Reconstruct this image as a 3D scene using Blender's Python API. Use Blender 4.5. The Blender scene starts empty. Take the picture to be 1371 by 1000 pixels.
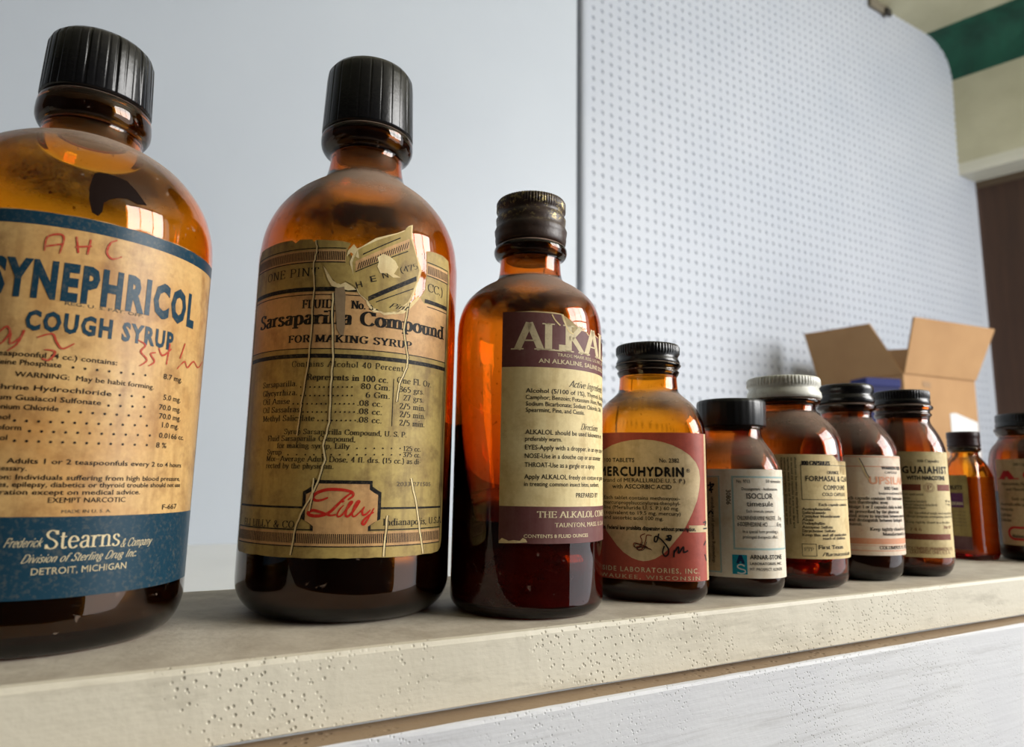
import bpy, bmesh, math, random
import numpy as np
from math import sin, cos, pi, radians, atan2, hypot
from mathutils import Matrix, Vector
random.seed(4)
MM = 0.001
SC = bpy.context.scene
COL = SC.collection

# ------------------------------------------------------------------ camera
# world: X along the shelf (to the right / away), Y towards the back wall, Z up, shelf top Z = 0
CAMZ = 46.0
FPX, PX, PY = 908.49, 685.5, 500.0
CM = np.array([[0.86785179, -0.09138111, -0.48834697], [-0.49653409, -0.12600488, -0.85882284], [0.01694608, 0.98781186, -0.15472740]])
cam = bpy.data.cameras.new('camera'); camo = bpy.data.objects.new('camera', cam); COL.objects.link(camo)
m4 = Matrix([list(CM[0]) + [0], list(CM[1]) + [0], list(CM[2]) + [CAMZ * MM], [0, 0, 0, 1]])
camo.matrix_world = m4
cam.sensor_width = 36; cam.lens = FPX / 1371 * 36; cam.clip_start = 0.005; cam.clip_end = 50
cam.dof.use_dof = True; cam.dof.focus_distance = 0.238; cam.dof.aperture_fstop = 14.5
SC.camera = camo
# ------------------------------------------------------------------ world, light, exposure
W = bpy.data.worlds.new('overcast_daylight'); SC.world = W; W.use_nodes = True
bg = W.node_tree.nodes['Background']; bg.inputs[0].default_value = (0.94, 0.97, 1.0, 1); bg.inputs[1].default_value = 1.9
def area(name, loc, target, sx, sy, power, col):
    l = bpy.data.lights.new(name, 'AREA'); l.shape = 'RECTANGLE'; l.size = sx; l.size_y = sy; l.energy = power; l.color = col
    o = bpy.data.objects.new(name, l); COL.objects.link(o); o.location = loc
    d = Vector(target) - Vector(loc); o.rotation_euler = d.to_track_quat('-Z', 'Y').to_euler(); return o
area('shop_window_daylight', (2.1, -1.25, 0.95), (0.25, 0.25, 0.08), 1.5, 1.3, 88, (1.0, 0.985, 0.96))
SC.view_settings.view_transform = 'Standard'; SC.view_settings.look = 'None'
SC.view_settings.exposure = 0.0; SC.view_settings.gamma = 1.0; SC.view_settings.use_curve_mapping = False
SC.cycles.max_bounces = 16; SC.cycles.transmission_bounces = 16; SC.cycles.glossy_bounces = 8; SC.cycles.diffuse_bounces = 4
SC.cycles.use_denoising = True

# ------------------------------------------------------------------ materials
def srgb(r, g, b):
    f = lambda c: c / 12.92 if c <= 0.04045 else ((c + 0.055) / 1.055) ** 2.4
    return (f(r / 255), f(g / 255), f(b / 255), 1)
class N:
    def __init__(s, name):
        s.m = bpy.data.materials.new(name); s.m.use_nodes = True; s.t = s.m.node_tree; s.n = s.t.nodes; s.l = s.t.links
        s.b = s.n['Principled BSDF']; s.o = s.n['Material Output']
        s.tc = s.n.new('ShaderNodeTexCoord').outputs['Object']
    def set(s, **k):
        for a, v in k.items(): s.b.inputs[a.replace('_', ' ')].default_value = v
        return s
    def noise(s, scale, detail=3, rough=0.5, vec=None, stretch=None):
        n = s.n.new('ShaderNodeTexNoise'); n.inputs['Scale'].default_value = scale; n.inputs['Detail'].default_value = detail; n.inputs['Roughness'].default_value = rough
        v = vec or s.tc
        if stretch:
            mp = s.n.new('ShaderNodeMapping'); mp.inputs['Scale'].default_value = stretch; s.l.new(v, mp.inputs[0]); v = mp.outputs[0]
        s.l.new(v, n.inputs['Vector']); return n.outputs['Fac']
    def ramp(s, fac, a, b, lo=(0, 0, 0, 1), hi=(1, 1, 1, 1)):
        r = s.n.new('ShaderNodeValToRGB'); r.color_ramp.elements[0].position = a; r.color_ramp.elements[1].position = b
        r.color_ramp.elements[0].color = lo; r.color_ramp.elements[1].color = hi; s.l.new(fac, r.inputs[0]); return r.outputs[0]
    def mix(s, fac, a, b, mode='MIX'):
        x = s.n.new('ShaderNodeMix'); x.data_type = 'RGBA'; x.blend_type = mode
        for sock, v in ((x.inputs[0], fac), (x.inputs[6], a), (x.inputs[7], b)):
            if isinstance(v, (int, float, tuple)): sock.default_value = v
            else: s.l.new(v, sock)
        return x.outputs[2]
    def math(s, op, a, b=0.0, clamp=False):
        x = s.n.new('ShaderNodeMath'); x.operation = op; x.use_clamp = clamp
        for i, v in ((0, a), (1, b)):
            if isinstance(v, (int, float)): x.inputs[i].default_value = v
            else: s.l.new(v, x.inputs[i])
        return x.outputs[0]
    def col(s, v): s.l.new(v, s.b.inputs['Base Color']); return s
    def bump(s, h, strength, dist):
        b = s.n.new('ShaderNodeBump'); b.inputs['Strength'].default_value = strength; b.inputs['Distance'].default_value = dist
        s.l.new(h, b.inputs['Height']); s.l.new(b.outputs[0], s.b.inputs['Normal']); return s

def plain(name, c, rough=0.6, **k):
    return N(name).set(Base_Color=c, Roughness=rough, **k).m
def paper(name, c, stain, dark, rough=0.62, scale=1.0):
    n = N(name)
    a = n.ramp(n.noise(45 * scale, 5, 0.6), 0.42, 0.68)
    b = n.ramp(n.noise(130 * scale, 6, 0.65), 0.5, 0.75)
    d = n.ramp(n.noise(700, 3, 0.6), 0.35, 0.75)
    v = n.ramp(n.noise(60, 3, 0.6, stretch=(3.5, 3.5, 0.35)), 0.5, 0.75)
    x = n.mix(n.math('MULTIPLY', a, 0.65), c, stain)
    x = n.mix(n.math('MULTIPLY', b, 0.7), x, dark)
    x = n.mix(n.math('MULTIPLY', v, 0.5), x, dark)
    x = n.mix(n.math('MULTIPLY', d, 0.22), x, dark)
    n.col(x).set(Roughness=rough, Specular_IOR_Level=.35); n.bump(n.noise(220, 4), 0.25, 0.0004)
    return n.m
def ink(name, c, wear=0.25, paperc=None, rough=0.55):
    n = N(name); f = n.ramp(n.noise(900, 3, 0.7), 0.5, 0.72)
    n.col(n.mix(n.math('MULTIPLY', f, wear), c, paperc or srgb(190, 165, 120))).set(Roughness=rough, Specular_IOR_Level=.2); return n.m
def glass(name, ab, dust=0.75, dust_lo=0.1, dust_c=srgb(150, 132, 118), speck=.35):
    """amber glass: colour comes from absorption along the path through it (ab = per mm for r, g, b); dust lies on up-facing glass"""
    n = N(name).set(Base_Color=(1, 1, 1, 1), Roughness=0.012, IOR=1.5); n.b.inputs['Transmission Weight'].default_value = 1.0
    va = n.n.new('ShaderNodeVolumeAbsorption'); D = max(ab); va.inputs['Density'].default_value = D * 1000; va.inputs['Color'].default_value = tuple(1 - k / D for k in ab) + (1,)
    n.l.new(va.outputs[0], n.o.inputs['Volume'])
    g = n.n.new('ShaderNodeNewGeometry'); sx = n.n.new('ShaderNodeSeparateXYZ'); n.l.new(g.outputs['Normal'], sx.inputs[0])
    nz = n.math('MULTIPLY', sx.outputs['Z'], n.math('SUBTRACT', 1.0, n.math('MULTIPLY', g.outputs['Backfacing'], 2.0)))
    up = n.n.new('ShaderNodeMapRange'); up.interpolation_type = 'SMOOTHSTEP'; n.l.new(nz, up.inputs[0]); up.inputs[1].default_value = dust_lo; up.inputs[2].default_value = 0.9
    blot = n.ramp(n.noise(60, 5, 0.6), 0.3, 0.7); fine = n.ramp(n.noise(1500, 2, 0.5), 0.5, 0.62)
    f = n.math('ADD', n.math('MULTIPLY', blot, .5), n.math('ADD', n.math('MULTIPLY', fine, .12), .45))
    dd = n.math('MULTIPLY', n.math('MULTIPLY', up.outputs[0], f), dust, True)
    specks = n.ramp(n.noise(420, 2, 0.5), 0.70, 0.74)
    dd = n.math('ADD', dd, n.math('MULTIPLY', specks, speck), True)
    df = n.n.new('ShaderNodeBsdfDiffuse'); df.inputs[0].default_value = dust_c
    ms = n.n.new('ShaderNodeMixShader'); n.l.new(dd, ms.inputs[0]); n.l.new(n.b.outputs[0], ms.inputs[1]); n.l.new(df.outputs[0], ms.inputs[2])
    n.l.new(ms.outputs[0], n.o.inputs[0])
    return n.m

BLACK_PL = N('black_plastic'); BLACK_PL.set(Roughness=0.34, Base_Color=(0.012, 0.012, 0.013, 1))
BLACK_PL.bump(BLACK_PL.noise(900, 3), 0.15, 0.0002); BLACK_PL = BLACK_PL.m
def dusty_black(name, base, rough, dustc, amount):
    n = N(name).set(Roughness=rough)
    f = n.ramp(n.noise(500, 5, 0.7), 0.5, 0.75); g = n.n.new('ShaderNodeNewGeometry'); sx = n.n.new('ShaderNodeSeparateXYZ'); n.l.new(g.outputs['Normal'], sx.inputs[0])
    up = n.math('MAXIMUM', sx.outputs['Z'], 0.0)
    k = n.math('MULTIPLY', n.math('ADD', n.math('MULTIPLY', up, 0.9), n.math('MULTIPLY', f, 0.25)), amount, True)
    n.col(n.mix(k, base, dustc)); n.bump(n.noise(700, 4), 0.2, 0.0003); return n.m
CAP_BLACK = dusty_black('black_bakelite', (0.006, 0.006, 0.007, 1), 0.27, srgb(120, 112, 105), 0.16)
CAP_METAL_BLACK = dusty_black('black_enamelled_tin', (0.007, 0.007, 0.008, 1), 0.24, srgb(110, 100, 92), 0.25)
CAP_BROWN = dusty_black('brown_enamelled_tin', srgb(52, 26, 26), 0.35, srgb(120, 95, 90), 0.3)
def cap_brass():
    n = N('worn_brown_tin_with_brass'); f = n.ramp(n.noise(260, 6, 0.75, stretch=(1, 1, 1.6)), 0.52, 0.60)
    sp = n.n.new('ShaderNodeSeparateXYZ'); n.l.new(n.tc, sp.inputs[0])
    hi = n.n.new('ShaderNodeMapRange'); n.l.new(sp.outputs['Z'], hi.inputs[0]); hi.inputs[1].default_value = 0.144; hi.inputs[2].default_value = 0.149
    f = n.math('MULTIPLY', f, hi.outputs[0]); bas = n.mix(n.noise(300, 4), srgb(34, 25, 22), srgb(78, 58, 48))
    n.col(n.mix(f, bas, srgb(176, 158, 106))).set(Roughness=0.42); n.l.new(n.math('MULTIPLY', f, 0.7), n.b.inputs['Metallic'])
    n.bump(n.noise(500, 4), 0.4, 0.0003); return n.m
CAP_BRASS = cap_brass()
CAP_WHITE = N('white_enamelled_tin'); CAP_WHITE.col(CAP_WHITE.mix(CAP_WHITE.ramp(CAP_WHITE.noise(300, 5, 0.7), 0.5, 0.8), srgb(240, 238, 226), srgb(186, 180, 162))).set(Roughness=0.35); CAP_WHITE = CAP_WHITE.m
LIQ_BLACK = plain('black_syrup', (0.006, 0.003, 0.002, 1), 0.12)
LIQ_RED = N('red_brown_liquid').set(Base_Color=(0.85, 0.36, 0.22, 1), Roughness=0.02, IOR=1.34); LIQ_RED.b.inputs['Transmission Weight'].default_value = 1.0; LIQ_RED = LIQ_RED.m

INK_BLACK = ink('black_ink', srgb(24, 21, 19), 0.1)
INK_BLACK_S = ink('black_border_ink', srgb(24, 22, 22), 0.15)
INK_BLUE = ink('teal_blue_ink', srgb(28, 58, 74), 0.12, rough=0.34)
INK_RED = ink('red_pencil', srgb(178, 66, 48), 0.45)
INK_RED2 = ink('red_script_ink', srgb(196, 42, 30), 0.15)
INK_CREAM = ink('cream_lettering', srgb(214, 196, 156), 0.25, srgb(120, 80, 70))
INK_GREY = ink('grey_stamp_ink', srgb(96, 84, 66), 0.5)
INK_ORANGE = ink('faded_orange_ink', srgb(226, 158, 122), 0.3, srgb(225, 200, 170))
INK_MAROON = ink('maroon_ink', srgb(132, 66, 48), 0.15)
INK_LBLUE = ink('pale_blue_ink', srgb(168, 194, 190), 0.3, srgb(215, 205, 185))
INK_TEAL = ink('turquoise_ink', srgb(24, 148, 172), 0.05)
INK_NAVY = ink('navy_ink', srgb(20, 52, 92), 0.05)
INK_BRIGHTRED = ink('bright_red_ink', srgb(206, 48, 52), 0.1)
PEN = plain('black_marker', srgb(16, 14, 15), 0.4)
PAPER_TAN = paper('tan_stained_paper', srgb(212, 172, 112), srgb(180, 122, 58), srgb(120, 74, 36), 0.42, 0.8)
PAPER_OLIVE = paper('olive_gold_paper', srgb(194, 168, 98), srgb(152, 122, 62), srgb(98, 70, 40), 0.55)
PAPER_PEACH = paper('peach_stained_paper', srgb(222, 176, 120), srgb(196, 146, 88), srgb(140, 98, 60), 0.55)
PAPER_TORN = paper('torn_paper_fibre', srgb(246, 226, 172), srgb(228, 196, 134), srgb(188, 148, 96), 0.8)
PAPER_SMEAR = paper('grey_paper_residue', srgb(160, 136, 104), srgb(140, 116, 88), srgb(110, 90, 66), 0.8)
PAPER_CREAM = paper('cream_paper', srgb(236, 216, 162), srgb(220, 194, 134), srgb(186, 156, 100), 0.6)
PAPER_PURPLE = paper('purple_brown_print', srgb(106, 60, 58), srgb(94, 50, 48), srgb(122, 86, 80), 0.55)
PAPER_REDP = paper('brick_red_print', srgb(184, 84, 66), srgb(172, 74, 58), srgb(142, 60, 48), 0.5)
PAPER_BUFF = paper('buff_paper', srgb(222, 197, 152), srgb(202, 174, 126), srgb(160, 130, 90), 0.6)
PAPER_WHITE = paper('off_white_paper', srgb(242, 233, 216), srgb(234, 220, 194), srgb(208, 184, 146), 0.5)
PAPER_YELLOW = paper('pale_yellow_paper', srgb(234, 210, 154), srgb(220, 190, 128), srgb(186, 154, 98), 0.55)
PAPER_PINK = paper('pinkish_cream_paper', srgb(238, 222, 200), srgb(232, 204, 178), srgb(204, 170, 140), 0.55)

# ------------------------------------------------------------------ object helpers
def tag(o, label=None, cat=None, group=None, kind=None):
    for k, v in (('label', label), ('category', cat), ('group', group), ('kind', kind)):
        if v: o[k] = v
    return o
def empty(name, loc, rz=0):
    o = bpy.data.objects.new(name, None); COL.objects.link(o); o.location = loc; o.rotation_euler = (0, 0, rz); o.empty_display_size = 0.02; return o
def link(name, verts, faces, mats, parent=None, smooth=False, midx=None, loc=None):
    me = bpy.data.meshes.new(name); me.from_pydata([tuple(v) for v in verts], [], faces); 
    for m in (mats if isinstance(mats, (list, tuple)) else [mats]): me.materials.append(m)
    if midx: me.polygons.foreach_set('material_index', midx)
    if smooth: me.polygons.foreach_set('use_smooth', [True] * len(me.polygons))
    me.update(); o = bpy.data.objects.new(name, me); COL.objects.link(o)
    if parent: o.parent = parent
    if loc: o.location = loc
    return o
def box_vf(x0, x1, y0, y1, z0, z1):
    v = [(x, y, z) for z in (z0, z1) for y in (y0, y1) for x in (x0, x1)]
    return v, [(0, 2, 3, 1), (4, 5, 7, 6), (0, 1, 5, 4), (2, 6, 7, 3), (0, 4, 6, 2), (1, 3, 7, 5)]
def bevel_box(name, x0, x1, y0, y1, z0, z1, mat, bev, parent=None, seg=2):
    v, f = box_vf(x0, x1, y0, y1, z0, z1); bm = bmesh.new(); vs = [bm.verts.new(p) for p in v]
    for q in f: bm.faces.new([vs[i] for i in q])
    bmesh.ops.recalc_face_normals(bm, faces=bm.faces)
    if bev: bmesh.ops.bevel(bm, geom=list(bm.edges), offset=bev, segments=seg, affect='EDGES', profile=0.5)
    me = bpy.data.meshes.new(name); bm.to_mesh(me); bm.free(); me.materials.append(mat)
    o = bpy.data.objects.new(name, me); COL.objects.link(o)
    if parent: o.parent = parent
    return o

def ray(px, py): return CM @ np.array([px - PX, -(py - PY), -FPX])

# ------------------------------------------------------------------ ROOM
wallp = N('pale_grey_wall_paint'); wallp.col(wallp.mix(wallp.ramp(wallp.noise(3, 4), 0.3, 0.7), srgb(192, 199, 208), srgb(186, 193, 203))).set(Roughness=0.45)
wallp.bump(wallp.noise(160, 4), 0.06, 0.001); wallp = wallp.m
pegp = N('white_painted_hardboard'); pegp.col(pegp.mix(pegp.ramp(pegp.noise(5, 4), 0.3, 0.7), srgb(188, 193, 203), srgb(182, 188, 199))).set(Roughness=0.42); pegp = pegp.m
WY = 1.148; ZB = -0.0585; ZC = 1.583
v, f = box_vf(-2.6, 0.8055, WY - 0.001, WY + 0.02, ZB - 0.3, ZC + 0.4)
tag(link('wall_back', v, f, wallp), kind='structure')
def pegboard():
    x0 = 0.8375; p = 0.0254; cx0, cz0 = 0.8507, 0.0; nx = 64; r = 0.0058
    zs0 = -0.0585; nz = 65
    verts = []; faces = []
    def V(x, y, z): verts.append((x, y, z)); return len(verts) - 1
    zc0 = PEGZ - p * math.floor((PEGZ - zs0) / p) - p; nz = 66
    for i in range(nx):
        for j in range(nz):
            cx = cx0 + i * p; cz = zc0 + j * p
            l = x0 if i == 0 else cx - p / 2; R = cx + p / 2; b = cz - p / 2; t = cz + p / 2
            mx, mz = cx, cz
            outer = [(R, mz), (R, t), (mx, t), (l, t), (l, mz), (l, b), (mx, b), (R, b)]
            o = [V(x, WY, z) for x, z in outer]
            a = [V(cx + r * cos(k * pi / 4), WY, cz + r * sin(k * pi / 4)) for k in range(8)]
            c = [V(cx + r * .8 * cos(k * pi / 4), WY + 0.003, cz + r * .8 * sin(k * pi / 4)) for k in range(8)]
            for k in range(8):
                k2 = (k + 1) % 8; faces.append((o[k], a[k], a[k2], o[k2])); faces.append((a[k], c[k], c[k2], a[k2]))
            faces.append(tuple(reversed(c)))
    xe = cx0 + (nx - .5) * p
    # plain margin to the right and the rounded left edge
    a = [V(xe, WY, ZB - .05), V(2.5, WY, ZB - .05), V(2.5, WY, ZC + .05), V(xe, WY, ZC + .05)]; faces.append(tuple(a))
    prof = [(x0, WY), (0.8300, WY + 0.0006), (0.8240, WY + 0.003), (0.8200, WY + 0.008), (0.8185, WY + 0.016), (0.8055, WY + 0.016), (0.8055, WY)]
    for (xa, ya), (xb, yb) in zip(prof[:-1], prof[1:]):
        faces.append((V(xa, ya, -0.3), V(xb, yb, -0.3), V(xb, yb, ZC + .2), V(xa, ya, ZC + .2)))
    o = link('wall_back_pegboard', verts, faces, pegp)
    return tag(o, kind='structure')
_d = ray(795.3, 365.3); PEGZ = (CAMZ + _d[2] * WY * 1000 / _d[1]) * MM
pegboard()

cream = N('cream_wall_plaster'); cream.col(cream.mix(cream.ramp(cream.noise(8, 5), 0.35, 0.7), srgb(194, 190, 162), srgb(178, 174, 146))).set(Roughness=0.7); cream.bump(cream.noise(120, 5), 0.3, 0.003); cream = cream.m
creamw = plain('white_gloss_trim_paint', srgb(208, 206, 190), 0.4)
green = N('dark_green_fabric'); green.col(green.mix(green.ramp(green.noise(14, 4, stretch=(1, 1, .4)), 0.35, 0.7), srgb(8, 60, 46), srgb(18, 84, 64))).set(Roughness=0.75); green.bump(green.noise(12, 4), 0.5, 0.02); green = green.m
wood = N('dark_brown_wood'); wood.col(wood.mix(wood.noise(6, 5, 0.6, stretch=(8, 8, .5)), srgb(38, 24, 18), srgb(78, 52, 38))).set(Roughness=0.5); wood = wood.m
ED = Vector((0.27, -0.963, 0)).normalized()
def extrude(name, prof, mat, length=1.6, kind='structure', back=0.03):
    """prof: points (X, Z) on the back wall plane, swept along the side wall's direction"""
    vs = []; n = len(prof)
    for (x, z) in prof: vs.append(Vector((x, WY, z)) - ED * back)
    for (x, z) in prof: vs.append(Vector((x, WY, z)) + ED * length)
    return vs, [(i, i + 1, n + i + 1, n + i) for i in range(n - 1)]
def bez(p0, p1, p2, n=8): return [((1 - t) ** 2 * p0[0] + 2 * t * (1 - t) * p1[0] + t * t * p2[0], (1 - t) ** 2 * p0[1] + 2 * t * (1 - t) * p1[1] + t * t * p2[1]) for t in [i / n for i in range(n + 1)]]
cove = bez((2.266, ZC), (2.400, 1.575), (2.409, 1.455))
vs, fs = extrude('t', cove, green); tag(link('trim_1', vs, fs, green, smooth=True), kind='structure')
vs, fs = extrude('t', [(2.409, 1.455), (2.404, 1.30), (2.400, 1.142)], cream); tag(link('wall_right', vs, fs, cream), kind='structure')
vs, fs = extrude('t', [(2.400, 1.142), (2.398, 1.118), (2.402, 1.102), (2.510, 1.100), (2.510, 1.112)], creamw); tag(link('trim_2', vs, fs, creamw), kind='structure')
vs, fs = extrude('t', [(2.500, 1.100), (2.500, 1.078), (2.512, 1.074)], plain('brown_moulding', srgb(92, 76, 58), .5)); tag(link('trim_3', vs, fs, bpy.data.materials['brown_moulding']), kind='structure')
vs, fs = extrude('t', [(2.507, 1.076), (2.507, -0.4)], wood); tag(link('wall_right_panelling', vs, fs, wood), kind='structure')
v, f = box_vf(-2.6, 2.27, -0.9, WY + .02, ZC, ZC + .02)
vv = [Vector(p) for p in v]
pts = [Vector((-2.6, WY + .02, ZC)), Vector((2.27, WY + .02, ZC)), Vector((2.268, WY, ZC)) + ED * 1.6, Vector((2.6, -2.42, ZC)), Vector((-2.6, -2.42, ZC))]
link('ceiling', pts, [(0, 4, 3, 2, 1)], cream)['kind'] = 'structure'
roomw = N('shop_interior_wall'); roomw.col(roomw.mix(roomw.noise(1.5, 4), srgb(50, 44, 40), srgb(38, 34, 30))).set(Roughness=.7); roomw = roomw.m
for nm, q in (('wall_front', (-2.62, 2.0, -2.42, -2.4, -1.2, ZC)), ('wall_left', (-2.62, -2.6, -2.4, WY + .02, -1.2, ZC)), ('floor_lower', (-2.62, 2.6, -2.42, WY + .02, -1.22, -1.2))):
    v, f = box_vf(*q); tag(link(nm, v, f, roomw), kind='structure')
# small dark clip where wall and ceiling meet
bevel_box('trim_4', 1.935, 2.03, WY - .012, WY, 1.555, 1.583, plain('grey_brown_edging', srgb(120, 112, 96), .6), .003)['kind'] = 'structure'
dc = bevel_box('cable_clip', 2.005, 2.03, WY - .022, WY - .0125, 1.545, 1.570, plain('dark_plastic_clip', srgb(46, 42, 38), .5), .003)
tag(dc, 'small dark clip where pegboard meets the cream ceiling', 'clip')

# display platform behind and below the shelf
platp = N('white_platform_paint'); platp.col(platp.mix(platp.ramp(platp.noise(6, 4), .3, .7), srgb(238, 238, 236), srgb(230, 230, 228))).set(Roughness=.5); platp = platp.m
v, f = box_vf(-2.6, 3.4, 0.3085, WY + .02, ZB - .03, ZB); tag(link('floor', v, f, platp), kind='structure')

# ------------------------------------------------------------------ SHELF
def paint(name, a, b, dirt, pits, stretch, bump=0.5):
    n = N(name); base = n.mix(n.ramp(n.noise(18, 5), .3, .7), a, b)
    st = n.ramp(n.noise(40, 6, .7, stretch=stretch), .55, .72)
    base = n.mix(n.math('MULTIPLY', st, .4), base, dirt)
    vo = n.n.new('ShaderNodeTexVoronoi'); vo.inputs['Scale'].default_value = pits; n.l.new(n.tc, vo.inputs['Vector'])
    keep = n.ramp(n.noise(30, 4), .45, .6)
    pit = n.math('MULTIPLY', n.ramp(vo.outputs['Distance'], .12, .3, (1, 1, 1, 1), (0, 0, 0, 1)), keep)
    base = n.mix(n.math('MULTIPLY', pit, .45), base, dirt)
    n.col(base).set(Roughness=.55)
    h = n.math('SUBTRACT', n.math('ADD', n.math('MULTIPLY', n.noise(500, 4), .25), n.math('MULTIPLY', n.noise(60, 5, .6, stretch=stretch), .6)), n.math('MULTIPLY', pit, .8))
    n.bump(h, bump, 0.0008); return n.m
shelfp = paint('cream_shelf_paint', srgb(221, 213, 193), srgb(212, 203, 182), srgb(140, 128, 104), 560, (.5, 1, 2.5))
dust_top = N('dusty_beige_shelf_top'); dust_top.col(dust_top.mix(dust_top.ramp(dust_top.noise(70, 6, .7), .35, .7), srgb(206, 196, 178), srgb(176, 164, 146))).set(Roughness=.75); dust_top.bump(dust_top.noise(400, 5), .4, .0004); dust_top = dust_top.m
def shelf():
    x0, x1, y0, y1, z0, z1, b = -0.9, 1.6, 0.1885, 0.3065, -0.0192, 0.0, 0.0012
    nx = 500; rnd = random.Random(3)
    prof = [(y1, z0), (y1, z1 - b), (y1 - b, z1), (y0 + b * 1.6, z1), (y0 + b * .5, z1 - b * .3), (y0, z1 - b * 1.4), (y0, z0 + .0002), (y0 + .0001, z0)]
    vs = []; fs = []; mi = []; k = len(prof); off = 0
    for i in range(nx + 1):
        x = x0 + (x1 - x0) * i / nx; off = .8 * off + rnd.uniform(-.00012, .00012); wv = .0003 * sin(x * 23) + .0002 * sin(x * 61)
        for q, (y, z) in enumerate(prof): vs.append((x, y + (off if q in (3, 4, 5) else 0), z + (wv * .5 if q in (6, 7) else 0)))
    for i in range(nx):
        for q in range(k):
            a = i * k + q; c = i * k + (q + 1) % k; fs.append((a, c, c + k, a + k)); mi.append(1 if q in (2,) else 0)
    fs.append(tuple(range(k - 1, -1, -1))); mi.append(0); fs.append(tuple(nx * k + q for q in range(k))); mi.append(0)
    o = link('shelf_board', vs, fs, [shelfp, dust_top], midx=mi)
    tag(o, 'cream painted wooden shelf board carrying the row of bottles, dusty top', 'shelf')
shelf()
fasc = paint('white_brushed_fascia_paint', srgb(220, 220, 221), srgb(211, 211, 214), srgb(150, 146, 140), 700, (.25, 1, 5), .45)
rawe = paint('brown_worn_board_edge', srgb(164, 140, 112), srgb(148, 124, 98), srgb(104, 84, 64), 300, (.4, 1, 1), .6)
def fascia():
    x0, x1 = -0.9, 1.6; yf, yb = FY, 0.1925; zt = -0.0209; nx = 400; rnd = random.Random(8)
    prof = [(yb, zt - .30), (yb, zt), (yf + .0006, zt - .0002), (yf + .0002, zt - .0006), (yf, zt - .0016), (yf, zt - .30)]
    vs = []; fs = []; mi = []; k = len(prof); o1 = 0
    for i in range(nx + 1):
        x = x0 + (x1 - x0) * i / nx; o1 = .85 * o1 + rnd.uniform(-.0003, .0003)
        for q, (y, z) in enumerate(prof): vs.append((x, y + (o1 if q == 2 else o1 * .4 if q == 3 else 0), z))
    for i in range(nx):
        for q in range(k):
            a = i * k + q; c = i * k + (q + 1) % k; fs.append((a, c, c + k, a + k)); mi.append(1 if q in (1,) else 0)
    fs.append(tuple(range(k - 1, -1, -1))); mi.append(0); fs.append(tuple(nx * k + q for q in range(k))); mi.append(0)
    o = link('fascia_board', vs, fs, [fasc, rawe], midx=mi)
    tag(o, 'white painted front board with worn brown top edge under the shelf', 'board')
_d = ray(1371, 834.5); _t = (-21.2 - CAMZ) / _d[2]; FY = _d[1] * _t * MM
fascia()

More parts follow.
